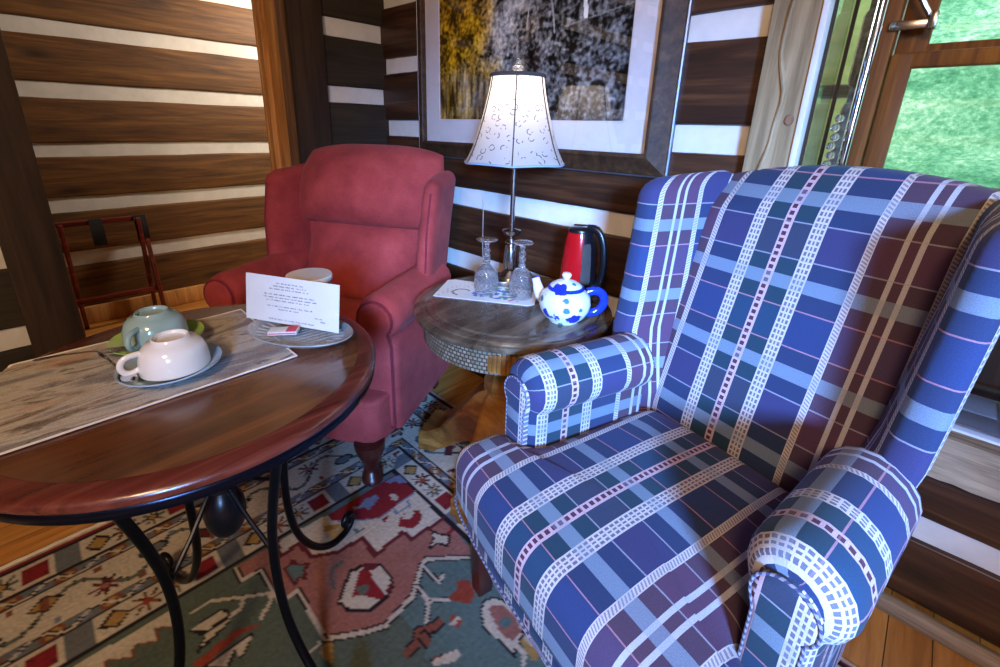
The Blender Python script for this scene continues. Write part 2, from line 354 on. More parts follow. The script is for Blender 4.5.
RUG_POLYS=[
('salmon',[(-1147,307),(-1094,296),(-1103,356),(-1035,357),(-995,421),(-988,495),(-910,494),(-920,595),(-881,600),(-873,712),(-737,709),(-718,681),(-797,592),(-792,570),(-754,521),(-738,499),(-725,404),(-752,354),(-800,285),(-966,291),(-964,270),(-966,244),(-1093,242),(-1097,194),(-1145,193),(-1147,193)]),
('cream',[(-1140,459),(-1154,309),(-1144,307),(-1094,296),(-1103,356),(-1035,357),(-995,421),(-988,495),(-910,494),(-920,595),(-881,600),(-873,712),(-1025,721),(-1138,718)]),
('red',[(-1141,463),(-1135,720),(-1026,720),(-1017,575),(-1041,539),(-1107,463)]),
('lightblue',[(-1132,669),(-1128,724),(-1080,723),(-1092,703),(-1109,702),(-1114,681)]),
('lightblue',[(-1113,576),(-1108,614),(-1091,620),(-1077,601),(-1067,565),(-1086,560),(-1099,532),(-1113,533),(-1099,558)]),
('cream',[(-1073,650),(-1061,668),(-1042,665),(-1035,650),(-1049,642)]),
('red',[(-1008,575),(-1009,609),(-986,573)]),
('red',[(-975,644),(-954,681),(-929,677),(-910,652),(-913,620),(-948,598),(-967,617)]),
('cream',[(-975,644),(-959,671),(-943,642),(-963,621)]),
('gold',[(-1107,435),(-1077,479),(-1070,463),(-1087,422)]),
('blueteal',[(-1043,491),(-1020,505),(-1018,526),(-1008,517),(-1014,493)]),
('dark',[(-867,662),(-840,674),(-810,693),(-781,661),(-812,644),(-818,609),(-836,644)]),
('cream',[(-856,660),(-834,669),(-811,685),(-791,664),(-818,649),(-820,619),(-832,649)]),
('maroon',[(-1057,287),(-1053,307),(-1072,311),(-1054,325),(-1038,325),(-1017,351),(-1003,330),(-975,321),(-992,308),(-980,288),(-1012,287),(-1035,288)]),
('blueteal',[(-1045,296),(-1045,312),(-1033,323),(-1020,336),(-1010,323),(-994,317),(-1002,307),(-993,293),(-1015,294)]),
('dark',[(-912,456),(-879,492),(-821,492),(-792,476),(-779,452),(-778,396),(-816,357),(-863,348),(-886,373),(-921,415)]),
('cream',[(-901,454),(-873,483),(-823,485),(-798,472),(-787,450),(-788,399),(-820,366),(-859,355),(-878,378),(-909,417)]),
('maroon',[(-911,451),(-899,472),(-878,488),(-874,462),(-893,443)]),
('maroon',[(-813,481),(-793,475),(-784,452),(-799,454)]),
('red',[(-900,435),(-880,456),(-834,447),(-788,448),(-791,431),(-818,414),(-837,403),(-847,381),(-866,402)]),
('greyteal',[(-860,403),(-858,425),(-838,431),(-830,419),(-833,399)]),
('orange',[(-688,609),(-669,637),(-652,633),(-627,624),(-617,592),(-639,578),(-664,560),(-673,577),(-668,599)]),
('blueteal',[(-622,473),(-579,503),(-564,490),(-586,448),(-597,424)]),
('cream',[(-575,465),(-557,501),(-545,497),(-545,473),(-572,436),(-581,440)]),
('dark',[(-591,607),(-599,627),(-589,650),(-561,668),(-538,668),(-446,667),(-472,640),(-448,581),(-556,577)]),
('cream',[(-586,608),(-593,628),(-584,647),(-561,661),(-538,663),(-462,661),(-478,645),(-460,586),(-554,582)]),
('salmon',[(-573,617),(-570,640),(-550,652),(-514,654),(-480,640),(-478,605),(-514,597)]),
('blueteal',[(-536,616),(-528,640),(-507,638),(-510,616),(-523,610)]),
('gold',[(-475,622),(-444,640),(-411,640),(-409,621),(-417,606)]),
('cream',[(-472,608),(-454,609),(-437,610),(-422,589),(-429,581),(-444,599),(-460,596)]),
('cream',[(-469,640),(-439,641),(-429,663),(-421,657),(-437,630),(-468,630)]),
('orange',[(-628,541),(-616,546),(-612,535),(-623,527)]),
('cream',[(-618,548),(-606,550),(-604,528),(-615,523)]),
('orange',[(-610,544),(-600,550),(-592,536),(-602,526)]),
('gold',[(-789,267),(-792,285),(-779,295),(-737,274),(-763,261)]),
('dark',[(-1048,58),(-1057,125),(-1037,142),(-1018,140),(-1000,138),(-978,63),(-984,56),(-1006,82)]),
('cream',[(-1045,65),(-1050,125),(-1034,138),(-1024,134),(-1020,89)]),
('cream',[(-1012,87),(-1014,136),(-1006,135),(-987,65),(-1004,81)]),
('orange',[(-967,46),(-964,89),(-973,91),(-966,122),(-974,127),(-964,156),(-948,186),(-950,138),(-946,96),(-937,62),(-955,44)]),
('dark',[(-937,61),(-940,166),(-923,163),(-894,126),(-922,125),(-898,102)]),
('cream',[(-934,65),(-937,162),(-926,160),(-902,128),(-930,126),(-902,97)]),
('cream',[(-1142,-147),(-1139,55),(-1079,47),(-1115,2),(-1078,-1),(-1106,-45),(-1077,-49),(-1110,-94),(-1056,-95),(-1109,-149)]),
]
RUG_LINES=[
('maroon',13,[(-1154,309),(-1094,296),(-1103,356),(-1035,357),(-995,421),(-988,495),(-910,494),(-920,595),(-881,600),(-873,718)]),
('lightblue',8,[(-1026,720),(-1017,575),(-1041,539),(-1093,475)]),
('lightblue',6,[(-1012,627),(-993,621),(-989,671),(-1011,676)]),
('red',14,[(-820,675),(-822,709)]),
('greyteal',8,[(-957,415),(-957,387),(-937,369),(-902,362)]),
('dark',19,[(-718,681),(-797,592),(-792,570),(-754,521),(-738,499),(-725,404),(-752,354),(-800,285)]),
('cream',11,[(-718,681),(-797,592),(-792,570),(-754,521),(-738,499),(-725,404),(-752,354),(-800,285)]),
('dark',14,[(-800,285),(-966,291),(-964,270),(-966,244),(-1093,242),(-1097,194),(-1145,193)]),
('cream',6,[(-800,285),(-966,291),(-964,270),(-966,244),(-1093,242),(-1097,194),(-1145,193)]),
('dark',13,[(-794,570),(-719,573),(-728,596)]),
('cream',7,[(-794,570),(-719,573),(-728,596)]),
('dark',13,[(-753,525),(-700,520),(-664,562)]),
('cream',7,[(-753,525),(-700,520),(-664,562)]),
('dark',13,[(-700,520),(-652,479)]),
('cream',7,[(-700,520),(-652,479)]),
('dark',27,[(-635,408),(-640,444),(-655,458),(-638,489),(-638,508)]),
('brown',19,[(-635,408),(-640,444),(-655,458),(-638,489),(-638,508)]),
('dark',27,[(-643,459),(-572,452)]),
('brown',19,[(-643,459),(-572,452)]),
('cream',10,[(-800,235),(-798,257),(-800,270)]),
('dark',10,[(-1093,72),(-1093,117),(-1017,220),(-1010,234),(-990,234),(-958,194)]),
('cream',6,[(-1093,72),(-1093,117),(-1017,220),(-1010,234),(-990,234),(-958,194)]),
('dark',10,[(-1044,182),(-1017,164),(-1019,138)]),
('cream',6,[(-1044,182),(-1017,164),(-1019,138)]),
('brown',8,[(-1079,47),(-1115,2),(-1078,-1),(-1106,-45),(-1077,-49),(-1110,-94),(-1056,-95)]),
]
# ================================================================== SETTING
YB=1.41; XA=-2.153; XH=-3.5; ZC=2.45
def nz(*a): return noise.noise(Vector((tuple(a)+(0.,0.,0.))[:3]))
def log_wall(name, axis, plane, d, lo, hi, strips, z0, z1, mats, seed, cuts=()):
    """squared logs with recessed chinking between them; axis 'x' runs along X at y=plane, 'y' along Y at x=plane; d = sign of the room side"""
    g=G(); n=max(6,int((hi-lo)/.05))
    P=lambda t,z,o:(t,plane+d*o,z) if axis=='x' else (plane+d*o,t,z)
    st=sorted(strips); edges=[z0]+[e for s in st for e in s]+[z1]
    for k in range(0,len(edges),2):            # logs
        a,b=edges[k],edges[k+1]
        if b-a<.01: continue
        prof=[(0,-.03),(0,.010),(.010,.019),(.022,.0222),(.05,.023),(.5,.0232),(.95,.023),(.978,.0222),(.99,.019),(1,.010),(1,-.03)]
        def fn(u,v,a=a,b=b,k=k):
            i=v*(len(prof)-1); p=prof[int(round(i))]; t=lerp(lo,hi,u)
            wa=.004*nz(t*3,k,seed)+.0015*nz(t*17,k,seed); wb=.004*nz(t*3,k+.5,seed)+.0015*nz(t*17,k+.5,seed)
            z=lerp(a+(wa if k else 0),b+(wb if k+2<len(edges) else 0),p[0]); return P(t,z,p[1]+.003*nz(t*2,z*4,seed)-.022)
        g.grid(fn,n,len(prof)-1,0)
    for s in st:                                # chinking
        g.grid(lambda u,v,s=s:P(lerp(lo,hi,u),lerp(s[0]-.012,s[1]+.012,v),-.014+.003*nz(lerp(lo,hi,u)*6,v*2,seed)),n,4,1)
    a0,b0=min(lo,hi),max(lo,hi)
    if axis=='x': g.box(((lo+hi)/2,plane-d*.075,(z0+z1)/2),(b0-a0,.09,z1-z0),bev=0)
    else: g.box((plane-d*.075,(lo+hi)/2,(z0+z1)/2),(.09,b0-a0,z1-z0),bev=0)
    return struct(g.build(name,mats,ang=50))
SB=[(1.44,1.51),(1.14,1.217),(.844,.926),(.541,.622),(.245,.325),(1.735,1.81),(2.03,2.105)]
SA=[(1.583,1.66),(1.292,1.366),(.997,1.072),(.705,.782),(.42,.495),(.12,.2),(1.88,1.955),(2.17,2.245)]
SH=[(1.598,1.675),(1.290,1.371),(.98,1.057),(.675,.757),(.358,.443),(1.90,1.98),(2.2,2.28)]
def clip(S,a,b): return [(max(p,a),min(q,b)) for p,q in S if q>a+.01 and p<b-.01]
WB=[M['log_x'],M['white']]
log_wall('wall_back','x',YB,-1,XA-.1,-.33,SB,0,ZC,WB,1)
log_wall('wall_back.001','x',YB,-1,-.35,1.2,[(.22,.292)],.04,.43,WB,2)
log_wall('wall_back.002','x',YB,-1,1.1,1.75,SB,0,ZC,WB,3)
log_wall('wall_back.003','x',YB,-1,-.35,1.2,clip(SB,2.06,ZC),2.06,ZC,WB,4)
WA=[M['log_y'],M['white']]
log_wall('wall_left','y',XA,1,1.085,YB+.02,SA,0,ZC,WA,5)
log_wall('wall_left.001','y',XA,1,-2.3,-.095,SA,0,ZC,WA,6)
log_wall('wall_left.002','y',XA,1,-.1,1.09,clip(SA,2.12,ZC),2.12,ZC,WA,7)
log_wall('wall_hall','y',XH,1,-1.4,2.1,SH,.06,ZC,[M['log_hall'],M['white']],8)
g=G(); g.box((-2.85,2.0,1.2),(1.4,.1,2.5)); g.box((-2.85,-1.3,1.2),(1.4,.1,2.5)); struct(g.build('wall_hall_end',M['log_hall']))
log_wall('wall_right','y',1.7,-1,-2.3,-1.95,SA,0,ZC,WA,9)
log_wall('wall_right.001','y',1.7,-1,-.75,1.45,SA,0,ZC,WA,10)
log_wall('wall_right.002','y',1.7,-1,-1.95,-.75,clip(SA,0,1.15),0,1.15,WA,11)
log_wall('wall_right.003','y',1.7,-1,-1.95,-.75,clip(SA,2.2,ZC),2.2,ZC,WA,12)
log_wall('wall_front','x',-2.25,1,-2.2,1.75,SB,0,ZC,WB,13)
g=G(); g.box((-.9,-.1,-.05),(5.4,4.3,.1),bev=0); struct(g.build('floor',M['floor']))
g=G(); g.box((-.9,-.1,ZC+.05),(5.4,4.6,.1),bev=0); struct(g.build('ceiling',M['ceil']))
g=G()                                                        # doorway lining: casings and the honey pine inner lining
g.box((XA+.004,1.008,1.06),(.036,.158,2.12),bev=.006); g.box((XA+.004,-.027,1.06),(.036,.142,2.12),bev=.006); g.box((XA+.004,.49,2.15),(.036,1.19,.12),bev=.006)
struct(g.build('door_1',M['casing']))
g=G(); g.box((XA-.06,.95,1.06),(.10,.04,2.12),bev=.004); g.box((XA-.06,.02,1.06),(.1,.036,2.12),bev=.004); struct(g.build('trim_1',M['jambwood']))
g=G(); g.box((XA-.18,.965,1.06),(.16,.05,2.12),bev=.004); g.box((XA-.285,.952,1.06),(.05,.07,2.12),bev=.006); g.box((XA-.312,.95,1.06),(.022,.075,2.12),bev=.004); struct(g.build('trim_2',M['pine_light']))
g=G(); g.box((XH+.03,.3,.055),(.03,3.3,.11),bev=.008); struct(g.build('baseboard_hall',M['pine_light']))
g=G(); g.box((.45,YB-.03,.022),(1.9,.03,.045),bev=.006); struct(g.build('baseboard_back',M['sillwood']))

# ---- window recess
XJ=-.27; YW=1.66
n=50                                                         # live edge board
g=G()
def edge(z,s): return .005*nz(z*3,s)+.003*nz(z*9,s+4)
L=[(-.387+.3*edge(i/n*2.1+.2,2.),i/n*2.12) for i in range(n+1)]; Rr=[(-.272,i/n*2.12) for i in range(n+1)]
pts=L+Rr[::-1]; Mx=Matrix(((1,0,0,0),(0,0,1,0),(0,1,0,0),(0,0,0,1)))
g.prism(pts,YB-.034,YB+.004,M=Mx)
rp=[(-.338+.011*sin(i*.5)+.007*nz(i*.35,9),YB-.036+.002*sin(i),.4+i*.03) for i in range(56)]  # raised wane line
g.tube(rp,[.0055+.0025*nz(i*.4,3) for i in range(56)],8)
g.lathe([(.0001,.004),(.008,.0035),(.011,.001),(.012,-.002)],(-.303,YB-.034,1.232),20,1,Matrix.Rotation(PI/2,3,'X'),1.,1.25)
struct(g.build('trim_3',[M['barnwood'],M['jambwood']],ang=30))
g=G(); g.box((XJ-.006,YB-.016,1.06),(.014,.05,2.12),bev=.003); g.box((.45,YB-.016,2.1),(1.5,.05,.09)); struct(g.build('trim_4',M['white']))
g=G()                                                        # side light: frame and back wall of the recess
g.box((XJ,1.424,1.3),(.012,.02,1.5),bev=.002); g.box((XJ,1.54,.79),(.03,.24,.50),bev=.002); g.box((XJ,1.54,2.07),(.03,.24,.06))
struct(g.build('trim_6',M['casing'])); g=G(); g.box((.45,YW+.02,.80),(1.5,.04,.5),bev=.003); struct(g.build('wall_recess',M['casing'])); g=G(); g.box((1.17,1.54,1.3),(.03,.3,1.55)); g.box((.45,1.55,2.09),(1.5,.3,.04))
struct(g.build('trim_7',M['casing']))
g=G(); g.box((XJ,1.545,1.54),(.004,.22,1.0),bev=0); struct(g.build('window_1',M['pane']))
g=G(); g.box((-.236,YW,1.54),(.058,.004,1.0),bev=0); struct(g.build('window_3',M['pane']))
g=G(); g.box((-.264,YW,1.54),(.008,.016,1.0),bev=.002); g.box((-.214,YW-.012,1.54),(.012,.02,1.0),bev=.002); struct(g.build('trim_8',M['casing']))
w=struct(bpy.data.objects.new('window_2',None)); COL.objects.link(w)
def bar(g,x0,x1,z0,z1,y=YW,t=.05): g.box(((x0+x1)/2,y,(z0+z1)/2),(x1-x0,t,z1-z0),bev=.006)
g=G(); bar(g,-.208,-.165,1.02,2.08); bar(g,1.06,1.16,1.02,2.08); bar(g,XJ,1.16,1.0,1.045,YW,.08); bar(g,XJ,1.16,2.0,2.08); g.build('window_frame',M['pine_dark'],w)
g=G(); bar(g,-.162,-.117,1.045,1.40,YW-.006,.04); bar(g,.99,1.055,1.045,1.40,YW-.006,.04); bar(g,-.13,1.0,1.046,1.085,YW-.006,.037); bar(g,-.159,1.0,1.366,1.403,YW-.006,.037)
s=g.build('lower_sash',M['pine_dark'],w); g=G(); g.box((.44,YW,1.225),(1.13,.004,.3),bev=0); g.build('lower_pane',M['pane'],s)
g=G(); bar(g,-.162,-.10,1.40,2.0,YW+.035,.04); bar(g,.99,1.055,1.40,2.0,YW+.035,.04); bar(g,-.159,1.0,1.385,1.425,YW+.035,.037); bar(g,-.12,1.0,1.95,1.999,YW+.035,.037)
s=g.build('upper_sash',M['pine_dark'],w); g=G(); g.box((.44,YW+.035,1.69),(1.13,.004,.55),bev=0); g.build('upper_pane',M['pane'],s)
# rough sawn sill: front board with a wavy lower edge, tiled top
g=G(); n=60
up=[(-.38+i*.027,.545) for i in range(n)]; lw=[(-.38+i*.027,.437+.012*nz(i*.21,1)+.006*nz(i*.6,2)) for i in range(n)]
g.prism(up+lw[::-1],YB-.045,YB+.01,M=Mx)
struct(g.build('trim_5',M['sillwood'],ang=30))
g=G(); g.box((.43,1.54,.53),(1.5,.28,.024),bev=0)
for i in range(11):
    for j in range(2): g.box((-.24+i*.137,1.478+j*.132,.545),(.131,.126,.012),bev=.003)
struct(g.build('window_2_sill',M['tile']))

# chrome pole with its stay bracket in front of the side light
t=thing('chrome_pole','polished chrome pole standing upright in the window recess','pole',(-.200,1.575,.55))
g=G(); g.lathe([(.0001,0),(.03,0),(.03,.008),(.012,.014),(.0115,.02),(.0115,1.53),(.0001,1.53)],seg=24); g.build('shaft',M['chrome'],t)
g=G(); g.box((.055,.055,.915),(.075,.010,.022),bev=.003); g.box((.10,.055,.92),(.016,.03,.04),bev=.004)
g.tube([(.012,.0,1.06),(.055,.045,.99),(.095,.055,.925)],.006,8); g.build('bracket',M['nickel'],t)
g=G()
for i in range(9): g.lathe([(.0001,-.011),(.008,-.008),(.011,0),(.008,.008),(.0001,.011)],(-.028-.004*(i%2),-.012,.50+i*.024),12)
g.build('bead_chain',M['crystal'],t)

# clear curved holder on the sill
t=thing('acrylic_tray','clear curved acrylic tray lying on the white tiled windowsill','tray',(.19,1.52,.551))
g=G(); g.grid(lambda u,v:(lerp(-.10,.26,u),lerp(-.10,.09,v)*1.,.010+.05*(max(0,v-.45)/.55)**2+.004),14,10)
g.grid(lambda u,v:(lerp(-.10,.26,u),lerp(-.10,.09,v)*1.,.006+.05*(max(0,v-.45)/.55)**2+.004),14,10)
g.build('curved_sheet',M['clear'],t); g=G(); g.tube([(-.1,-.1,.012),(.26,-.1,.012)],.004,8); g.build('front_rim',M['clear'],t); g=G(); g.tube([(-.1,.09,.062),(.26,.09,.062)],.004,8); g.build('back_rim',M['clear'],t)

# ---- outside
g=G(); g.grid(lambda u,v:(lerp(-7,9,u),lerp(2.6,9,v),lerp(-.6,5.5,v**.8)+.35*nz(u*9,v*7,3)+.12*nz(u*31,v*25,5)),90,50)
o=g.build('hill',M['hill']); struct(o)
g=G(); g.grid(lambda u,v:(lerp(-2.5,-.365,u),lerp(2.5,3.3,v),lerp(.2,3.,v)+.05*nz(u*9,v*7)),30,20); struct(g.build('lawn',M['lime']))
g=G()
for k in range(9): g.box((-.232,1.98,.13+k*.265),(.10,.16,.225),bev=.02); g.box((-.232,1.99,.13+k*.265+.13),(.085,.12,.05),bev=.004)
g.box((-.40,2.3,1.36),(.26,.06,.05),bev=.01)
struct(g.build('wall_outside',M['greylog']))

# ================================================================== RUG
CLR={k:srgb(*v) for k,v in dict(cream=(188,179,162),red=(126,34,40),salmon=(146,98,88),blueteal=(86,108,106),greyteal=(88,96,88),dark=(34,28,34),maroon=(92,34,40),gold=(160,128,76),lightblue=(112,124,150),brown=(120,72,56),orange=(142,62,46),grey=(100,104,108),teal2=(82,94,84)).items()}
RX0,RX1,RY0,RY1=-1.585,.215,-1.45,1.145
FX0,FX1,FY0,FY1=RX0+.43,RX1-.43,RY0+.43,RY1-.43
CE=.006; nx=int((RX1-RX0)/CE); ny=int((RY1-RY0)/CE)
cg=[['']*(nx+1) for _ in range(ny+1)]
def star(a,b,r):         # eight pointed flower around 0,0
    d=math.hypot(a,b); t=math.atan2(b,a); return d<r*(.62+.38*cos(8*t))
def border(d,t,k):
    """colour at depth d from the outer edge, t metres along, k = which side"""
    if d<.012: return 'cream'
    if d<.026: return 'red' if d<.021 else 'dark'
    if d<.125 or d>=.335:
        e=(d-.026)/.099 if d<.125 else (d-.335)/.085
        if d>=.42: return 'dark'
        c=.066; q=t/c; i=int(math.floor(q)); a=(q-i-.5)*c; b=(e-.5)*.088; j=(i*2+k)%5; r=math.hypot(a,b)
        if e<.06 or e>.94: return 'dark'
        if j==0: return 'cream' if not star(a,b,.036) else 'orange' if r<.010 else 'dark' if not star(a,b,.028) else 'brown'
        if j==1: return 'grey' if abs(a)<.027 and abs(b)<.038 else 'cream'
        if j==2: return 'cream' if not star(a,b,.034) else 'gold' if r<.009 else ('dark' if r<.014 else 'greyteal')
        if j==3: return ('gold' if abs(a)+abs(b)<.024 else 'dark') if abs(a)+abs(b)<.032 else 'cream'
        return ('red' if abs(abs(a)-abs(b))>.005 or abs(a)<.012 else 'maroon') if max(abs(a),abs(b))<.028 else 'cream'
    if d<.165 or d>=.295:                       # scrolling vine bands on brown
        e=(d-.125)/.04 if d<.165 else (d-.295)/.04
        ph=t*2*PI/.11+(0 if d<.165 else 2); w=.5+.36*sin(ph)
        if e<.08 or e>.92: return 'dark'
        if abs(e-w)<.10: return 'cream'
        if abs(e-w)<.17: return 'dark'
        s=sin(ph+1.5)*sin(e*PI)
        return 'gold' if s>.62 else 'brown' if s>.2 else ('lightblue' if s<-.7 else 'grey')
    e=(d-.165)/.13; per=.115; q=t/per; i=int(math.floor(q)); a=(q-i-.5)*per; b=(e-.5-.16*(1 if i%2 else -1))*.13; r=math.hypot(a,b)
    vine=.5+.33*sin(t*PI/per+PI/2); n_=(i*7+k)%5
    if n_==0 and star(a,b,.036): return 'dark' if not star(a,b,.030) else 'salmon' if r<.010 else 'maroon'
    if n_==1 and r<.030*(1+.25*cos(5*math.atan2(b,a))): return 'dark' if r>.023 else ('red' if b<-.004 else 'salmon' if b>.006 else 'cream')
    if n_==2 and (a/.036)**2+(b/.021)**2<1: return 'dark' if (a/.036)**2+(b/.021)**2>.6 else 'grey'
    if n_==3 and abs(a)+abs(b)*1.2<.036: return 'dark' if abs(a)+abs(b)*1.2>.028 else ('brown' if abs(a)<.008 else 'gold')
    if n_==4 and max(abs(a+b),abs(a-b)*1.8)<.038: return 'dark' if max(abs(a+b),abs(a-b)*1.8)>.030 else 'maroon'
    if abs(e-vine)<.035: return 'greyteal'
    if abs(e-vine)<.055: return 'dark' if (int(t*60)%3) else 'greyteal'
    h=(t*11.7+.3)%1.; 
    if abs(h-.5)<.09 and abs(e-(.88 if int(t*11.7+.3)%2 else .12))<.07: return 'brown' if int(t*11.7+.3)%3 else 'lightblue'
    return 'cream'
for j in range(ny+1):
    y=RY0+j*CE
    for i in range(nx+1):
        x=RX0+i*CE; dl,dr,db,dt=x-RX0,RX1-x,y-RY0,RY1-y; d=min(dl,dr,db,dt)
        if d<.43: cg[j][i]=border(d,(y if d in (dl,dr) else x)+3.,0 if d==dl else 2)
        else: cg[j][i]='teal2' if x<-.9 and y<.4 else 'blueteal' if (y>.45) else 'teal2'
def inpoly(x,y,p):
    r=False; n=len(p)
    for a in range(n):
        x1,y1=p[a]; x2,y2=p[a-1]
        if (y1>y)!=(y2>y) and x<(x2-x1)*(y-y1)/(y2-y1)+x1: r=not r
    return r
def fill(c,p):
    x0,x1=min(q[0] for q in p),max(q[0] for q in p); y0,y1=min(q[1] for q in p),max(q[1] for q in p)
    for j in range(max(0,int((y0-RY0)/CE)),min(ny,int((y1-RY0)/CE)+1)+1):
        for i in range(max(0,int((x0-RX0)/CE)),min(nx,int((x1-RX0)/CE)+1)+1):
            if inpoly(RX0+i*CE,RY0+j*CE,p): cg[j][i]=c
def stroke(c,w,p):
    for (x1,y1),(x2,y2) in zip(p,p[1:]):
        l=math.hypot(x2-x1,y2-y1) or 1; ux,uy=(x2-x1)/l,(y2-y1)/l; h=max(w,.009)/2; e=h*.6
        fill(c,[(x1-ux*e-uy*h,y1-uy*e+ux*h),(x2+ux*e-uy*h,y2+uy*e+ux*h),(x2+ux*e+uy*h,y2+uy*e-ux*h),(x1-ux*e+uy*h,y1-uy*e-ux*h)])
mm=lambda p:[(a/1000,b/1000) for a,b in p]
for c,p in RUG_POLYS[:2]: fill(c,mm(p))
for c,w_,p in RUG_LINES: stroke(c,w_/1000,mm(p))
for c,p in RUG_POLYS[2:]: fill(c,mm(p))
bx,by=(RX0+RX1)/2,(RY0+RY1)/2                                 # far half, under the chair and beyond the frame: a plain repeat of the corner
fill('cream',[(FX0,FY0),(FX0+.4,FY0),(FX0+.3,FY0+.1),(FX0+.2,FY0+.1),(FX0+.1,FY0+.3),(FX0,FY0+.4)])
fill('cream',[(FX1,FY0),(FX1-.4,FY0),(FX1-.3,FY0+.1),(FX1-.2,FY0+.1),(FX1-.1,FY0+.3),(FX1,FY0+.4)])
cols=[CLR[cg[j][i]][:3] for j in range(ny+1) for i in range(nx+1)]
cols=[tuple(c*(1+.16*nz((k%(nx+1))*.05,(k//(nx+1))*.05,2.)+.30*nz((k%(nx+1))*.71,(k//(nx+1))*.71,5.)) for c in q)+(1,) for k,q in enumerate(cols)]
g=G()
g.grid(lambda u,v:(lerp(RX0,RX1,u),lerp(RY0,RY1,v),.0095+.0012*nz(u*40,v*60,1)),nx,ny)
o=g.build('area_rug',M['rug'],colors=cols); tag(o,'oriental style wool area rug with cream, salmon and teal pattern on the floor','rug')
g=G(); g.box(((RX0+RX1)/2,(RY0+RY1)/2,.0045),(RX1-RX0+.006,RY1-RY0+.006,.008),bev=.002); g.build('backing',M['cream_edge'],o)
g=G()                                                        # overcast left edge, slightly scalloped
g.tube([(RX0-.006+.004*nz(i*.45,4.),RY0+i*.02,.006) for i in range(int((RY1-RY0)/.02))],[.008+.002*nz(i*.6,2) for i in range(int((RY1-RY0)/.02))],8)
g.build('selvedge',M['cream_edge'],o)
# ================================================================== CHAIRS
def sgn(x): return -1 if x<0 else 1
def pillow(g, c, hf, hb, n=5., nu=26, nv=22, m=0, uv=None, puff=1.):
    """closed cushion; c(a,b)->centre point for a,b in -1..1, front is -y by hf, back +y by hb"""
    T=[sin(PI/2*(2*i/nu-1)) for i in range(nu+1)]; S=[sin(PI/2*(2*j/nv-1)) for j in range(nv+1)]
    k=lambda a,b:(max(0,1-abs(a)**n)**(1/n*1.2))*(max(0,1-abs(b)**n)**(1/n*1.2))
    for side,h in ((-1,hf),(1,hb)):
        vs=[];us=[]
        for b in S:
            for a in T:
                p=Vector(c(a,b)); t=h*k(a,b)*(1+.12*puff*(1-a*a)*(1-b*b)); vs.append((p.x,p.y+side*t,p.z)); us.append(uv(p,side) if uv else (0,0))
        w=nu+1; g.add(vs,[(j*w+i,j*w+i+1,(j+1)*w+i+1,(j+1)*w+i) for j in range(nv) for i in range(nu)],m,us)
def cushion(g, out, zt, zb, r=.05, crown=.012, uvf=None, m=0, nr=8):
    """flat cushion from an outline with rolled edges"""
    n=len(out); cx=sum(p[0] for p in out)/n; cy=sum(p[1] for p in out)/n
    nrm=[]
    for i in range(n):
        a=Vector(out[i-1]);b=Vector(out[(i+1)%n]); d=(b-a).normalized(); v=Vector((d.y,-d.x)); nrm.append(v)
    if sum((Vector(out[i])-Vector((cx,cy))).dot(nrm[i]) for i in range(n))<0: nrm=[-v for v in nrm]
    R=[];U=[]
    h=(zt-zb)/2; rb=min(r,h)*.6
    prof=[]
    for i in range(nr+1):
        a=PI/2*i/nr; prof.append((-rb*(1-sin(a)),zb+rb*(1-cos(a))))
    for i in range(nr+1):
        a=PI/2*i/nr; prof.append((-r*(1-cos(a)),zt-r+r*sin(a)))
    L=0
    for k,(o,z) in enumerate(prof):
        R.append([(p[0]+v.x*o,p[1]+v.y*o,z) for p,v in zip(out,nrm)])
    last=R[-1]
    for s in (.93,.82,.66,.48,.3,.14,.03):
        R.append([(cx+(p[0]-cx)*s,cy+(p[1]-cy)*s,zt+crown*(1-s*s)) for p in last])
    for ring in R:
        U.append([uvf(Vector(p),zt) if uvf else (p[0],p[1]) for p in ring])
    g.rings(R,U,m)
def arm_profile(s, xc, zc, r, xi, xo, zlo, zin, n=14):
    """closed section in x,z of a rolled arm; s = side"""
    p=[(xi,zin)]
    a0=math.acos(max(-1,min(1,(xi-xc)/r))); ai=PI-.35 if xi>xc-r else PI
    A0=PI+.8; A1=-.85
    p=[(xi,zin),(xi,zc-r*.80)]
    for k in range(n+1):
        a=A0+(A1-A0)*k/n; p.append((xc+r*cos(a),zc+r*sin(a)))
    p+=[(xo,zc-r*.95),(xo,(zc+zlo)/2),(xo,zlo),(xi,zlo)]
    return [(s*x,z) for x,z in p]
def sweep_arm(g, prof, yf, yb, rr=.03, u0=0, m=0, dz=0, scale_back=1., tw=0.):
    n=len(prof); cx=sum(p[0] for p in prof)/n; cz=sum(p[1] for p in prof)/n
    arc=[0]
    for a,b in zip(prof,prof[1:]): arc.append(arc[-1]+math.hypot(b[0]-a[0],b[1]-a[1]))
    st=[]
    for i in range(7):
        a=PI/2*i/6; st.append((yf+rr*(1-cos(a)),-rr*.75*(1-sin(a))))
    ny=10
    for i in range(1,ny+1): st.append((lerp(yf+rr,yb,i/ny),0))
    # vertex normals of profile
    nr=[]
    for i in range(n):
        a=Vector(prof[i-1]);b=Vector(prof[(i+1)%n]); d=(b-a); d=d.normalized() if d.length>1e-9 else Vector((1,0)); nr.append(Vector((d.y,-d.x)))
    if sum((Vector(prof[i])-Vector((cx,cz))).dot(nr[i]) for i in range(n))<0: nr=[-v for v in nr]
    R=[];U=[]
    for y,o in st:
        t=max(0,(y-yf)/(yb-yf))
        R.append([(p[0]+v.x*o+tw*t,y,p[1]+v.y*o+dz*t) for p,v in zip(prof,nr)]); U.append([(u0+y,arc[k]) for k in range(n)])
    g.rings(R,U,m)
    return R[0]
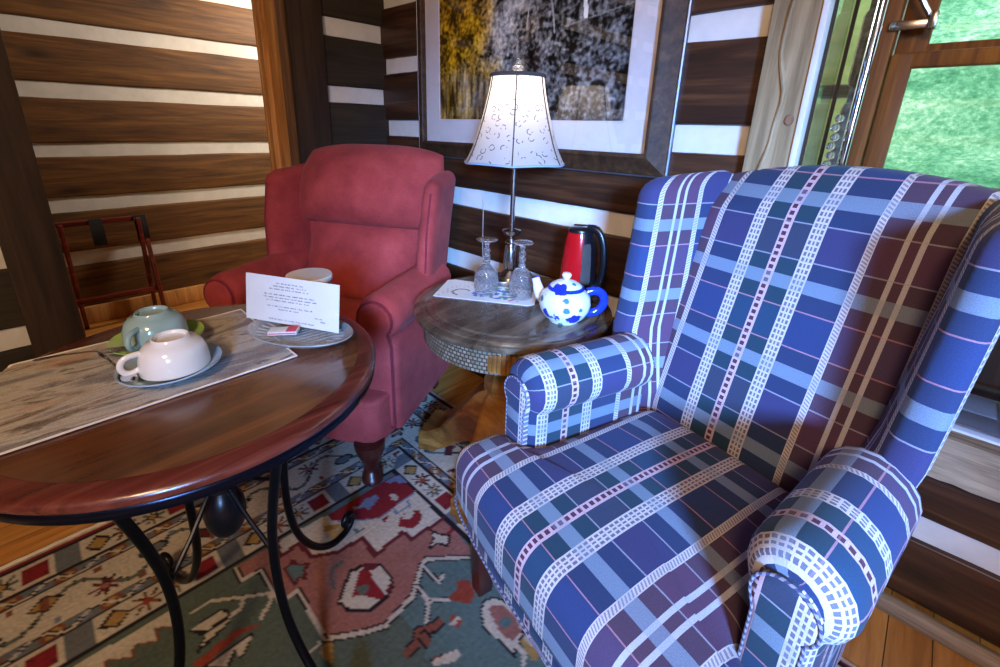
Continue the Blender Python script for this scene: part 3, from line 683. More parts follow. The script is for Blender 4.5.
def arm_front(g, prof, yf, sc, d, m=0, uvo=(0,0)):
    n=len(prof); cx=sum(p[0] for p in prof)/n; cz=sum(p[1] for p in prof)/n
    R=[]
    for y,s in ((yf+.01,sc),(yf-d*.5,sc),(yf-d,sc*.94),(yf-d*1.15,sc*.8)):
        R.append([(cx+(p[0]-cx)*s,y,cz+(p[1]-cz)*s) for p in prof])
    g.rings(R,[[(p[0]+uvo[0],p[2]+uvo[1]) for p in r] for r in R],m)
    return R[1]
def wing(g, s, tabf, tabb, tabx, zl, th, u0=0, m=0, slope=0., flare=0., rear=0., n=28, ex=3.2):
    """upright wing: tabf/tabb = front and back y by height, tabx = centre x by height"""
    R=[];U=[];NZ=18; levels=[(zl[0]+(zl[1]-zl[0])*i/NZ,1.) for i in range(NZ+1)]
    rt=.045
    for i in range(1,7):
        a=PI/2*i/6; levels.append((zl[1]+rt*sin(a),max(.02,cos(a))))
    for z,k in levels:
        zz=min(z,zl[1]); yf,yb,xc=interp(zz,tabf),interp(zz,tabb),interp(zz,tabx)
        hy=(yb-yf)/2-(1-k)*th*.8; hx=th/2*(1 if k==1 else max(k,.05)); yc=(yf+yb)/2; ring=[];ur=[]; P=0; prev=None
        for q in range(n):
            a=2*PI*q/n+.0001; ca,sa=cos(a),sin(a)
            x=sgn(ca)*abs(ca)**(2/ex)*hx; y=sgn(sa)*abs(sa)**(2/ex)*hy
            f=max(0,(-y/hy)) if hy>0 else 0
            px=s*(xc-(.024 if s>0 and th<.078 else 0)+x+flare*f-rear*max(0,y/hy if hy>0 else 0)); py=yc+y
            ring.append((px,py,z+slope*(py-yf)*min(1,max(0,(z-.5)/.3))))
        q0=3*n//4; us=[0]*n; acc=0
        for d_ in (1,-1):
            acc=0
            for w_ in range(1,n//2+1):
                i1=(q0+d_*w_)%n; i0=(q0+d_*(w_-1))%n; acc+=math.hypot(ring[i1][0]-ring[i0][0],ring[i1][1]-ring[i0][1])
                if d_<0 and w_==n//2: continue
                us[i1]=d_*acc
        ur=[(u0+us[i],ring[i][2]) for i in range(n)]
        R.append(ring);U.append(ur)
    g.rings(R,U,m)

# ---------------------------------------------------------------- plaid wing chair
pc=thing('wing_chair','blue plaid wingback armchair with rolled arms, standing on the rug','armchair',(-.278,.791,.012),-14)
PLD=M['plaid']; U0=.034
half=[(0,-.315),(.16,-.312),(.29,-.30),(.345,-.285),(.362,-.25),(.362,-.165),(.34,-.135),(.262,-.115),(.252,-.06),(.248,.12),(.246,.285),(.1,.30)]
out=chaikin(half+[(0,.30)]+[(-x,y) for x,y in half[:0:-1]],2)
bback=lambda z:.285+.30*(z-.46)
suv=lambda p,zt:(p.x+U0,p.y+.03-(0 if p.z>=zt-.004 else .9*(zt-p.z)*(1 if p.y<-.1 else .2)))
g=G(); cushion(g,out,.463,.305,.058,.016,suv); g.build('seat_cushion',PLD,pc,60)
g=G(); g.tube([(x*1.0,y*1.0-.001,.302) for x,y in out],.0032,8,closed=True); g.build('piping',M['piping'],pc)
g=G(); o2=chaikin([(-.31,-.285),(.31,-.285),(.325,-.2),(.25,.33),(-.25,.33),(-.325,-.2)],1)
cushion(g,o2,.30,.215,.01,0,suv); g.build('seat_rail',PLD,pc,50)
def pb(a,b):
    z=lerp(.42,1.075+.045*(1-a*a),(b+1)/2); w=lerp(.265,.296,(z-.42)/.7); x=a*w
    return (x,bback(z)+.055+(.05*max(0,b-.72)/.28)**1.,z)
g=G(); pillow(g,pb,.058,.07,7,30,30,uv=lambda p,s:(p.x+.058,(p.z-.46)*1.03+.155),puff=.8); g.build('back_cushion',PLD,pc,60)
g=G(); pillow(g,lambda a,b:(a*.25,.36+.19*(b+1)/2,lerp(.2,1.08-.03*a*a,(b+1)/2)),.045,.03,8,16,16,uv=lambda p,s:(p.x+U0,p.z),puff=0); g.build('outside_back',PLD,pc,60)
for s in (1,-1):
    ax=.300; ay=-.135 if s<0 else -.11
    pr=arm_profile(s,ax,.592,.074,ax-.046,.345,.215,.30)
    g=G(); ring=sweep_arm(g,pr,ay,.222,.05,.49,dz=.0,tw=-.032*s); a=g.build('arm',PLD,pc,60)
    pr2=[(s*x,z) for x,z in [(ax-.034,.225),(ax-.036,.54)]+[(ax+.046*cos(t),.578+.046*sin(t)) for t in [PI+.3-(PI+1.1)*k/14 for k in range(15)]]+[(ax+.034,.54),(ax+.032,.225)]]
    g=G(); rp=arm_front(g,pr2,ay-.002,.97,.008,uvo=(.2,.05)); f=g.build('arm_front',PLD,a,50)
    g=G(); g.tube([(x,y-.003,z) for x,y,z in rp],.0026,8,closed=True); g.build('piping',M['piping'],f)
    g=G(); wing(g,s,[(.22,.22),(.55,.205),(.66,.212),(.75,.230),(.9,.250),(1.03,.266)],[(.22,.33),(.5,.35),(.7,.42),(1.04,.565)],[(.22,.268),(.5,.276),(.66,.302),(1.04,.316)],(.22,1.02),.076,u0=.345,slope=.10,flare=.022,rear=.035,ex=3.6)
    g.build('wing',PLD,pc,60)
    for y,lx in ((-.225,.30),(.27,.22)):
        g=G(); g.box((s*lx,y,.11),(.052,.052,.22),bev=.004,taper=.78); g.build('leg',M['mahog'],pc)

# ---------------------------------------------------------------- red armchair
rc=thing('red_armchair','red upholstered recliner armchair with wings, in the corner beside the doorway','armchair',(-1.600,.742,.012),28)
RED=M['red']
out=chaikin([(-.245,.22),(-.245,-.19),(-.3,-.215),(-.31,-.28),(-.24,-.305),(.24,-.305),(.31,-.28),(.3,-.215),(.245,-.19),(.245,.22)],2)
g=G(); cushion(g,out,.47,.30,.055,.02); g.build('seat_cushion',RED,rc,60)
rb=lambda z:.21+.24*(z-.5)
def up(a,b):
    z=lerp(.762,1.10-.035*abs(a)**3.2,(b+1)/2); w=.336-.03*(b>0.5)*(b-.5); return (a*w,rb(z)+.05+.03*max(0,b),z)
g=G(); pillow(g,up,.15,.08,2.6,28,24,puff=1.); g.build('back_pillow',RED,rc,70)
g=G(); pillow(g,lambda a,b:(a*.262,rb(lerp(.47,.80,(b+1)/2))+.045-.05*(1-b)*.25,lerp(.45,.785,(b+1)/2)),.125,.06,2.4,28,20,puff=1.); g.build('lumbar_pillow',RED,rc,70)
g=G(); pillow(g,lambda a,b:(a*.31,.30+.09*(b+1)/2,lerp(.15,1.07-.03*a*a,(b+1)/2)),.05,.05,8,16,16,puff=0); g.build('outside_back',RED,rc,60)
for s in (1,-1):
    pr=arm_profile(s,.322,.565,.082,.248,.392,.14,.30)
    g=G(); sweep_arm(g,pr,-.185,.30,.035); a=g.build('arm',RED,rc,60)
    pr2=[(s*x,z) for x,z in [(.262,.15),(.258,.48)]+[(.322+.066*cos(t),.567+.066*sin(t)) for t in [PI+.3-(PI+1.1)*k/14 for k in range(15)]]+[(.382,.47),(.382,.15)]]
    g=G(); rp=arm_front(g,pr2,-.187,.97,.012); f=g.build('arm_front',RED,a,50)
    g=G(); g.tube([(x,y-.003,z) for x,y,z in rp],.004,8,closed=True); g.build('welt',M['redpipe'],f)
    g=G(); wing(g,s,[(.5,.12),(.62,.115),(.8,.13),(.95,.17)],[(.5,.36),(1.0,.46)],[(.5,.325),(1.0,.350)],(.5,.94),.08,slope=.10,flare=.02,ex=3.)
    wg=g.build('wing',RED,rc,60)
    g=G(); g.tube([(s*(.366+.02*(z-.6)),interp(z,[(.5,.12),(.62,.115),(.8,.13),(.95,.17)])+.001,z) for z in [.64+.3*k/12 for k in range(13)]],.004,8); g.build('welt',M['redpipe'],wg)
    # cabriole front leg, square back leg
    g=G(); R=[]
    for t,r,ox in ((.15,.052,0),(.13,.05,.004),(.11,.042,.008),(.085,.030,.008),(.06,.024,.004),(.04,.026,.006),(.025,.035,.012),(.010,.036,.014),(.0,.028,.014)):
        R.append([(s*(.325+ox+r*cos(k*PI/8)),-.275-ox*1.2-r*sin(k*PI/8)*1.0,t) for k in range(16)])
    g.rings(R); g.build('leg',M['mahog'],rc,50)
    g=G(); g.box((s*.30,.33,.075),(.05,.05,.15),bev=.004,taper=.8); g.build('leg',M['mahog'],rc)
g=G(); o2=chaikin([(-.36,-.27),(-.30,-.295),(.30,-.295),(.36,-.27),(.375,-.15),(.33,.32),(-.33,.32),(-.375,-.15)],1)
cushion(g,o2,.305,.135,.015,0); g.build('seat_base',RED,rc,50)
# ================================================================== PICTURE
CRX,CRY=.7117,.7025                        # unit vector pointing to the right across the room, as the table things are turned
t=thing('framed_picture','large framed black and gold photograph of a wooded stream, hung on the log wall','picture',(-1.2265,YB,1.06),0)
PW,PH=1.243,.95
def bar4(g,x0,x1,z0,z1,prof):
    """mitred frame; prof = (inset from outer edge, depth toward room)"""
    R=[]
    for o,d in prof: R.append([(x0+o,-d,z0+o),(x1-o,-d,z0+o),(x1-o,-d,z1-o),(x0+o,-d,z1-o)])
    n=len(R); vs=[p for r in R for p in r]; fs=[]
    for i in range(n-1):
        for k in range(4): fs.append((i*4+k,i*4+(k+1)%4,(i+1)*4+(k+1)%4,(i+1)*4+k))
    g.add(vs,fs)
g=G(); bar4(g,-PW/2,PW/2,0,PH,[(0,.004),(.0,.012),(.004,.017),(.015,.022),(.05,.040),(.056,.046),(.064,.046),(.068,.04),(.068,.018)]); g.build('frame',M['frame'],t,20)
g=G(); bar4(g,-PW/2-.004,PW/2+.004,-.004,PH+.004,[(0,.002),(0,.014),(.004,.016),(.008,.012)]); g.build('frame_edge',M['silver'],t,20)
g=G(); g.box((0,-.010,PH/2),(PW-.03,.012,PH-.03),bev=0)
bar4(g,-PW/2+.06,PW/2-.06,.06,PH-.06,[(0,.020),(.10,.020),(.104,.016)]); g.build('mount',M['maton'],t)
ix0,ix1,iz0,iz1=-.4575,.4575,.166,PH-.166
NXp,NZp=330,220
fr=lambda x,y,z,o=5:noise.fractal(Vector((x,y,z)),1.,2.1,o)
sm=lambda a,b,x:(lambda t:t*t*(3-2*t))(min(1,max(0,(x-a)/(b-a))))
def photo(u,v):
    x=u*1.5; y=v
    f=fr(x*11,y*11,1.,5); h=fr(x*40,y*40,4.,3); big=fr(x*3,y*3,8.,2)
    k=.30+.42*f+.42*h+.12*big                                     # leaves
    pool=(1-sm(.20,.34,v+.12*big))*(1-sm(.36,.50,u))              # water with upright reflections
    k=lerp(k,.30+.35*fr(x*34,y*5,5.,4)+.28*fr(x*9,y*4,6.,3)+.12*h,pool)
    bank=sm(.42,.60,u+.15*big)*(1-sm(.50,.78,v-.35*(u-.5)))       # leaf litter and stones of the bank
    q=Vector((x*17+1.2*fr(x*6,y*6,3.,2),y*30+1.2*fr(x*6,y*6,9.,2),2.)); d,p=noise.voronoi(q)
    st=min(1,max(0,(d[1]-d[0])*1.8))*(.1+.7*max(0,q.y-p[0].y+.25))
    k=lerp(k,.10+.55*st*(.4+.9*noise.cell(p[0]*3.1))+.26*f+.30*h,bank*.85)
    wat=math.exp(-((u-.40+.06*sin(v*6))/.085)**2)*sm(.25,.55,v)   # pale falling water and birches
    k=lerp(k,.70+.35*f+.3*h,wat*.8)
    for c,w,lo,br in ((.815-.10*(v-.5),.009+.03*max(0,v-.62),.50,.85),(.655+.03*sin(v*5),.004,.46,.5),(.56+.02*sin(v*9),.0035,.5,.5)):
        if abs(u-c)<w*(1+.5*h) and v>lo: k=br+.25*f
    if abs((v-.50)-(u-.78)*.22)<.005 and u>.72: k=.34+.2*h
    k=min(.92,max(.012,k))**1.4
    gold=sm(.0,.40,.66-u*1.35+.26*big+.10*f)*(1-.6*wat)*(1-.35*pool*(h>0))
    return tuple(lerp(a,b,gold) for a,b in zip((k*.92,k*.92,k*.92),(min(.85,k*1.5+.05),k*.84+.022,k*.03)))+(1,)
g=G(); g.grid(lambda u,v:(lerp(ix0,ix1,u),-.0175,lerp(iz0,iz1,v)),NXp,NZp)
g.build('photograph',M['print'],t,colors=[photo(i/NXp,j/NZp) for j in range(NZp+1) for i in range(NXp+1)])
g=G(); g.box((0,-.026,PH/2),(PW-.12,.002,PH-.12),bev=0); g.build('glass',M['picglass'],t)

# ================================================================== BISTRO TABLE
CT=(-.926,.160); TR=.331; TZ=.752
t=thing('bistro_table','round bistro table with a dark wood top on black scrolled iron legs','table',(*CT,.012))
g=G(); g.lathe([(.0001,.716),(.292,.716),(.296,.72),(.296,.738),(.2965,.7395),(.0001,.7395)],seg=96); g.build('tabletop',M['tabletop'],t)
g=G(); g.lathe([(.296,.718),(.325,.718),(.331,.722),(.332,.729),(.329,.735),(.322,.7385),(.297,.7395),(.296,.735)],seg=96,closed=True); g.build('wooden_edge',M['tablerim'],t)
g=G(); g.lathe([(.300,.700),(.326,.700),(.328,.703),(.328,.715),(.326,.7175),(.300,.7175)],seg=96,closed=True); g.build('iron_band',M['ironrim'],t)
lp=[(.222,.706),(.212,.655),(.194,.58),(.166,.48),(.147,.38),(.144,.27),(.160,.165),(.205,.075),(.262,.022),(.318,.012),(.352,.034),(.352,.062),(.330,.070),(.316,.055),(.322,.042)]
lp=chaikin(lp,2,False)
for a in (17,108,197,302):
    c,s=cos(math.radians(a)),sin(math.radians(a))
    g=G(); g.tube([(c*r,s*r,z) for r,z in lp],.0095,10); l=g.build('leg',M['iron'],t)
    g=G(); g.lathe([(.0001,-.014),(.010,-.01),(.0145,0),(.010,.01),(.0001,.014)],(c*.330,s*.330,.050),14); g.build('scroll_boss',M['iron'],l)
    g=G(); g.tube([(c*.03,s*.03,.46),(c*.085,s*.085,.405),(c*.142,s*.142,.36)],.005,8); g.build('brace',M['iron'],t)
g=G(); g.lathe([(.0001,.715),(.045,.71),(.045,.69),(.022,.67),(.022,.60),(.036,.585),(.036,.57),(.022,.56),(.020,.535),(.036,.525),(.039,.505),(.034,.492),(.017,.485),(.017,.475),(.030,.468),(.032,.458),(.020,.45),(.028,.44),(.038,.42),(.041,.395),(.038,.365),(.028,.345),(.013,.337),(.0001,.336)],seg=36); g.build('finial',M['black'],t,35)

# runner cloth
def cl(x,y):
    d=math.hypot(x-CT[0],y-CT[1]); return TZ+.0015-max(0,d-.335)*1.6+.0006*nz(x*30,y*30,2)
rx0,rx1,ry0,ry1=-1.152,-.832,-.145,.312
g=G(); g.grid(lambda u,v:(lerp(rx0,rx1,u),lerp(ry0,ry1,v),cl(lerp(rx0,rx1,u),lerp(ry0,ry1,v))+.0012),30,44)
g.grid(lambda u,v:(lerp(rx0,rx1,u),lerp(ry0,ry1,v),cl(lerp(rx0,rx1,u),lerp(ry0,ry1,v))),30,44)
o=tag(g.build('table_runner',M['runner']),'birch bark patterned cloth runner laid across the round wooden table','table runner')
g=G(); e=[(rx0,lerp(ry0,ry1,i/40)) for i in range(41)]+[(lerp(rx0,rx1,i/30),ry1) for i in range(1,31)]+[(rx1,lerp(ry1,ry0,i/40)) for i in range(1,41)]+[(lerp(rx1,rx0,i/30),ry0) for i in range(1,30)]
g.tube([(x,y,cl(x,y)+.0012) for x,y in e],.0019,6,closed=True); g.build('hem',M['cream_edge'],o)
RZ=TZ+.0035

def saucer(name,label,loc,m):
    g=G(); g.lathe([(.0001,.004),(.030,.004),(.032,0),(.040,0),(.042,.004),(.060,.010),(.078,.019),(.0815,.0215),(.081,.0235),(.077,.022),(.058,.013),(.040,.008),(.0001,.007)],seg=64)
    o=g.build(name,m,ang=60); o.location=loc; return tag(o,label,'saucer','saucers on the bistro table')
def cup(label,loc,m,rot,tilt=0):
    t=thing('teacup',label,'teacup',loc,rot,'upturned teacups on the bistro table')
    g=G(); g.lathe([(.0001,.053),(.024,.053),(.0245,.058),(.0275,.0595),(.029,.058),(.030,.0535),(.039,.0505),(.0475,.042),(.0525,.029),(.0545,.014),(.0555,.003),(.055,0),(.0535,.001),(.0525,.014),(.0505,.028),(.0455,.040),(.037,.048),(.020,.051),(.0001,.051)],seg=64)
    g.build('bowl',m,t,60)
    g=G(); g.tube(chaikin([(.051,0,.012),(.063,0,.007),(.075,0,.012),(.078,0,.026),(.069,0,.039),(.046,0,.040)],2,False),.0048,10,flat=1.1); g.build('handle',m,t)
    return t
def spoon(label,loc,rot,tilt):
    t=thing('teaspoon',label,'teaspoon',loc,rot,'teaspoons on the saucers'); t.rotation_euler=(0,math.radians(tilt),math.radians(rot))
    g=G(); R=[]
    for x,w,d,z in ((0,.002,.001,0),(.006,.008,.0014,-.001),(.018,.0125,.0016,-.003),(.032,.0115,.0016,-.003),(.042,.006,.0018,0),(.05,.0028,.0018,.002),(.09,.0026,.0014,.003),(.118,.0055,.0012,.001),(.128,.0045,.0012,0),(.131,.001,.001,0)):
        R.append([(x,w*cos(k*PI/6),z+d*sin(k*PI/6)+ (.0022*(abs(cos(k*PI/6))) if x<.04 else 0)) for k in range(12)])
    g.rings(R); g.build('bowl_and_stem',M['chrome'],t); return t
s1=(-.918,.121,RZ); s2=(-1.060,.128,RZ)
saucer('saucer','pale blue saucer under the upturned white teacup',s1,M['sauc_b'])
saucer('saucer','lime green saucer under the upturned grey-green teacup',s2,M['sauc_g'])
cup('white teacup turned upside down on the pale blue saucer',(s1[0]+.006,s1[1]+.006,RZ+.0165),M['porc'],268)
cup('grey-green glazed teacup turned upside down on the lime green saucer',(s2[0]+.004,s2[1]-.002,RZ+.020),M['porc_g'],318)
spoon('teaspoon lying on the pale blue saucer by the white cup handle',(s1[0]+.034,s1[1]-.060,RZ+.0215),192,-7)
spoon('teaspoon sticking out over the edge of the lime green saucer',(s2[0]+.022,s2[1]-.052,RZ+.0215),262,-6)

# glass tray, card, packet, jar
TC=(-.912,.356,RZ); ta=28
tr=thing('glass_tray','oval pressed glass tray under the white note card','tray',TC,ta)
g=G(); g.lathe([(.0001,.0045),(.075,.0045),(.10,.008),(.116,.016),(.121,.017),(.122,.0145),(.118,.0125),(.102,.004),(.078,0),(.0001,0)],seg=72,ex=1.0,ey=.62); g.build('dish',M['trayglass'],tr,50)
g=G()
for i in range(26):
    a=2*PI*i/26; g.tube([(.078*cos(a),.048*sin(a),.0055),(.1*cos(a),.062*sin(a),.0095)],.0022,6)
for i in range(-4,5):
    g.tube([(i*.016-.02,-.030,.0052),(i*.016+.02,.030,.0052)],.0012,5); g.tube([(i*.016+.02,-.030,.0054),(i*.016-.02,.030,.0054)],.0012,5)
g.build('cut_pattern',M['trayglass'],tr)
A=Vector((-1.046,.292,0)); B=Vector((-.832,.404,0)); d=(B-A).normalized(); ang=math.degrees(math.atan2(d.y,d.x)); wd=(B-A).length
card=thing('note_card','white folded note card with lines of small print standing on the glass tray','card',(*A.xy,RZ+.0185),ang)
th=.16; CH=.104
def cp(x,h,o=0): return (x,sin(th)*h+o*cos(th)*-1,cos(th)*h-o*sin(th)*0+.0)
g=G(); g.grid(lambda u,v:cp(u*wd,v*CH),12,6); g.grid(lambda u,v:cp(u*wd,v*CH,-.0008),12,6)
g.grid(lambda u,v:(lerp(.015,wd-.035,u),sin(th)*CH+ (1-v)*.030,cos(th)*CH*v),12,6); g.build('sheet',M['paper'],card)
g=G(); rnd=random.Random(3)
def inkline(x0,x1,h,hgt=.0031):
    x=x0
    while x<x1-.004:
        w=min(rnd.uniform(.006,.017),x1-x); n=int(w/.0011)
        for i in range(n):
            a=x+i*w/n; hh=hgt*rnd.uniform(.5,1.); 
            if rnd.random()<.86: g.add([cp(a,h,.0006),cp(a+w/n*.62,h,.0006),cp(a+w/n*.62,h+hh,.0006),cp(a,h+hh,.0006)],[(0,1,2,3)])
        x+=w+.0034
k=wd/.2415
for x0,x1,h in ((.082,.158,.088),(.074,.160,.0815),(.064,.166,.075),(.050,.186,.0625),(.048,.188,.056),(.056,.176,.0495),(.058,.180,.0365),(.088,.142,.030),(.182,.208,.0225),(.196,.214,.016),(.062,.186,.007)): inkline(x0*k,x1*k,h)
g.build('print',M['ink'],card)
pk=thing('tea_packet','small white and pink packet lying on the glass tray in front of the card','packet',(-.912,.322,RZ+.0185),52)
g=G(); g.box((0,0,.004),(.058,.028,.008),bev=.0015); g.build('sleeve',M['paper'],pk); g=G(); g.box((.017,0,.0083),(.020,.0275,.0012),bev=.0003); g.box((0,-.0143,.004),(.054,.0006,.0022),bev=0); g.build('pink_band',M['pinkpaper'],pk)
jr=thing('lidded_jar','squat grey jar with a white lid, behind the note card','jar',(-1.012,.430,TZ+.001))
g=G(); g.lathe([(.0001,0),(.036,0),(.041,.006),(.046,.05),(.049,.088),(.0001,.088)],seg=48); g.build('body',M['jarbody'],jr)
g=G(); g.lathe([(.0001,.0885),(.0515,.0885),(.053,.091),(.053,.100),(.051,.103),(.0001,.1035)],seg=48); g.build('lid',M['porc'],jr)

# ================================================================== SIDE TABLE
ST=(-.913,1.0544); SZ=.65
STS=.983; t=thing('drum_table','round dark wood side table with carved apron on a golden oak pedestal','side table',(*ST,.0)); t.scale=(STS,STS,1)
g=G(); g.lathe([(.0001,.612),(.285,.612),(.29,.618),(.318,.620),(.328,.626),(.329,.633),(.327,.641),(.318,.6445),(.309,.6455),(.306,.6485),(.292,.6495),(.286,.6465),(.27,.6465),(.264,.65),(.0001,.65)],seg=96); g.build('tabletop',M['sidetop'],t,25)
g=G(); R=[(.292,.538),(.297,.541),(.297,.61),(.29,.613)]
vs=[];uv=[]
for r,z in R:
    for k in range(97): a=2*PI*k/96; vs.append((r*cos(a),r*sin(a),z)); uv.append((a*r,z))
g.add(vs,[(i*97+k,i*97+k+1,(i+1)*97+k+1,(i+1)*97+k) for i in range(3) for k in range(96)],0,uv); ap=g.build('apron',M['apron'],t,30)
g=G(); g.lathe([(.0001,.540),(.29,.540),(.29,.612),(.0001,.612)],seg=72)
for k in range(3):
    a=math.radians(-52+k*120); 
    for q in range(7):
        b=a+(q-3)*.045; g.box((.2975*cos(b),.2975*sin(b),.576),(.006,.0125,.064-.004*abs(q-3)),b,bev=.002)
g.build('apron_blocks',M['golden'],ap)
g=G(); g.lathe([(.0001,.56),(.10,.56),(.09,.53),(.062,.50),(.055,.46),(.07,.42),(.088,.36),(.088,.31),(.07,.27),(.06,.2),(.0001,.2)],seg=8); g.build('pedestal',M['golden'],t,30)
for a in (205,295,25,115):
    g=G(); R=[]
    top=[(.05,.335),(.10,.31),(.15,.25),(.20,.185),(.245,.135),(.285,.112),(.325,.105)]
    for r,z in top:
        w=lerp(.058,.082,(r-.05)/.275); zb=interp(r,[(.05,.13),(.15,.10),(.22,.06),(.26,.035),(.325,.030)])
        R.append([(r,-w,zb),(r,w,zb),(r,w,z-.01),(r,w-.01,z),(r,-w+.01,z),(r,-w,z-.01)])
    mm_=Matrix.Rotation(math.radians(a),4,'Z'); R=[[mm_@Vector(p) for p in q] for q in R]
    g.rings(R); l=g.build('leg',M['golden'],t,25)
    g=G(); g.box((.30,0,.0285),(.07,.13,.033),bev=.012); 
    for i in range(len(g.v)): g.v[i]=tuple(mm_@Vector(g.v[i]))
    g.build('foot',M['golden'],l)

# lamp
t=thing('table_lamp','silver candlestick table lamp with a cream bell shade on the drum table','lamp',(-1.043,1.186,SZ+.0008))
g=G(); g.box((0,0,.011),(.115,.115,.022),math.radians(40),bev=.006); g.lathe([(.0001,.022),(.05,.022),(.047,.03),(.034,.036),(.02,.05),(.0001,.05)],seg=32); g.build('base',M['nickel'],t)
g=G()
g.lathe([(.014,.05),(.022,.062),(.0235,.085),(.022,.12),(.018,.14),(.013,.146),(.013,.15),(.022,.153),(.023,.156),(.015,.162),(.014,.168),(.022,.178),(.033,.193),(.034,.198),(.026,.2),(.010,.204),(.0001,.205)],seg=24)
for k in range(12):
    a=2*PI*k/12; g.tube([(.021*cos(a),.021*sin(a),.058),(.0245*cos(a),.0245*sin(a),.085),(.0235*cos(a),.0235*sin(a),.115),(.018*cos(a),.018*sin(a),.14)],.003,6)
g.build('carved_stem',M['nickel'],t)
g=G(); g.lathe([(.0085,.2),(.0085,.48),(.013,.482),(.013,.50),(.0001,.50)],seg=20); g.build('column',M['nickel'],t)
NS=6; PH0=math.radians(-51)
def sh(a,z):
    """bell shade, eight flat-ish panels with scalloped lower edge"""
    v=(z-.432)/.278; r=interp(v,[(0,.173),(.06,.163),(.2,.145),(.4,.126),(.6,.110),(.8,.096),(1,.086)])
    q=(a/(2*PI)*NS)%1.; return r*(1-.035*sin(PI*q))
n=NS*10
g=G(); vs=[];uv=[]
NV=24
for j in range(NV+1):
    v=j/NV
    for k in range(n+1):
        a=2*PI*k/n+PH0; q=(k/n*NS)%1.; z=.432+.278*v+(1-v)*.003*sin(PI*q); r=sh(2*PI*k/n,.432+.278*v); vs.append((r*cos(a),r*sin(a),z)); uv.append((k/n,v*.35))
g.add(vs,[(j*(n+1)+k,j*(n+1)+k+1,(j+1)*(n+1)+k+1,(j+1)*(n+1)+k) for j in range(NV) for k in range(n)],0,uv)
so=g.build('lamp_shade',M['shade'],t,25)
g=G()
for k in range(NS):
    a=2*PI*k/NS; g.tube([((sh(a,.432+.278*j/12)+.001)*cos(a+PH0),(sh(a,.432+.278*j/12)+.001)*sin(a+PH0),.432+.278*j/12) for j in range(13)],.0022,6)
g.tube([((sh(2*PI*k/n,.70)+.001)*cos(2*PI*k/n+PH0),(sh(2*PI*k/n,.70)+.001)*sin(2*PI*k/n+PH0),.705) for k in range(n)],.006,8,closed=True)
g.build('braid_trim',M['shadetrim'],so)
g=G(); g.tube([((sh(2*PI*k/n,.432)+.001)*cos(2*PI*k/n+PH0),(sh(2*PI*k/n,.432)+.001)*sin(2*PI*k/n+PH0),.432+.003*sin(PI*((k/n*NS)%1.))) for k in range(n)],.0035,6,closed=True); g.build('fringe',M['sauc_b'],so)
g=G(); g.tube([(.0,.0,.50),(.045,0,.52),(.06,0,.6),(.04,0,.69),(0,0,.715)],.002,6); g.tube([(.0,.0,.50),(-.045,0,.52),(-.06,0,.6),(-.04,0,.69),(0,0,.715)],.002,6)
for k in range(4): a=k*PI/2; g.tube([(0,0,.708),(.085*cos(a),.085*sin(a),.706)],.0018,6)
g.build('harp',M['nickel'],t)
g=G(); g.lathe([(.0001,.712),(.006,.712),(.006,.718),(.016,.722),(.019,.732),(.010,.737),(.006,.742),(.008,.748),(.004,.756),(.0001,.757)],seg=20); g.build('finial',M['crystal'],t)
g=G(); g.tube(chaikin([(-.03,.03,.008),(-.06,.08,.005),(-.12,.17,.02),(-.17,.19,-.08),(-.33,.20,-.12),(-.362,.216,.0),(-.362,.216,.255)],2,False),.0012,6); g.build('cord',M['cream_edge'],t)

# printed mat + goblets
P=lambda r,f_,z:(ST[0]+CRX*r-CRY*f_,ST[1]+CRY*r+CRX*f_,z)      # r to the right, f_ away
mq=[(-1.125,.893),(-1.180,1.045),(-1.150,1.090),(-.935,1.165),(-.862,1.108),(-.822,1.030)]
mq=[(-1.124,.890),(-1.215,1.035),(-1.20,1.06),(-.93,1.175),(-.90,1.17),(-.843,1.085),(-.85,1.06)]
NM=90; bx0,bx1,by0,by1=-1.23,-.83,.87,1.19
def art(x,y):
    dx,dy=x+1.005,y-1.02; r=math.hypot(dx*1.2,dy)
    if abs(math.hypot(x+1.085,y-.985)-.030)<.003 and x<-1.075: return srgb(40,40,50)
    if math.hypot((x+.985)*.9,y-1.075)<.055 and nz(x*60,y*60,1)>-.05: return srgb(70,120,190) if nz(x*40,y*40,7)>0 else srgb(90,140,110)
    if math.hypot(x+1.03,y-1.02)<.028 and nz(x*80,y*80,4)>.0: return srgb(60,110,190)
    if math.hypot(x+.91,y-1.06)<.02 and nz(x*90,y*90,4)>.1: return srgb(200,120,140)
    if abs((x+y)*50%1-.5)<.08 and -1.15<x<-1.11 and abs(nz(x*200,y*200))>.15: return srgb(150,150,150)
    return srgb(226,222,214)
g=G(); n=len(mq); pts=[]
def inm(x,y): return inpoly(x,y,mq)
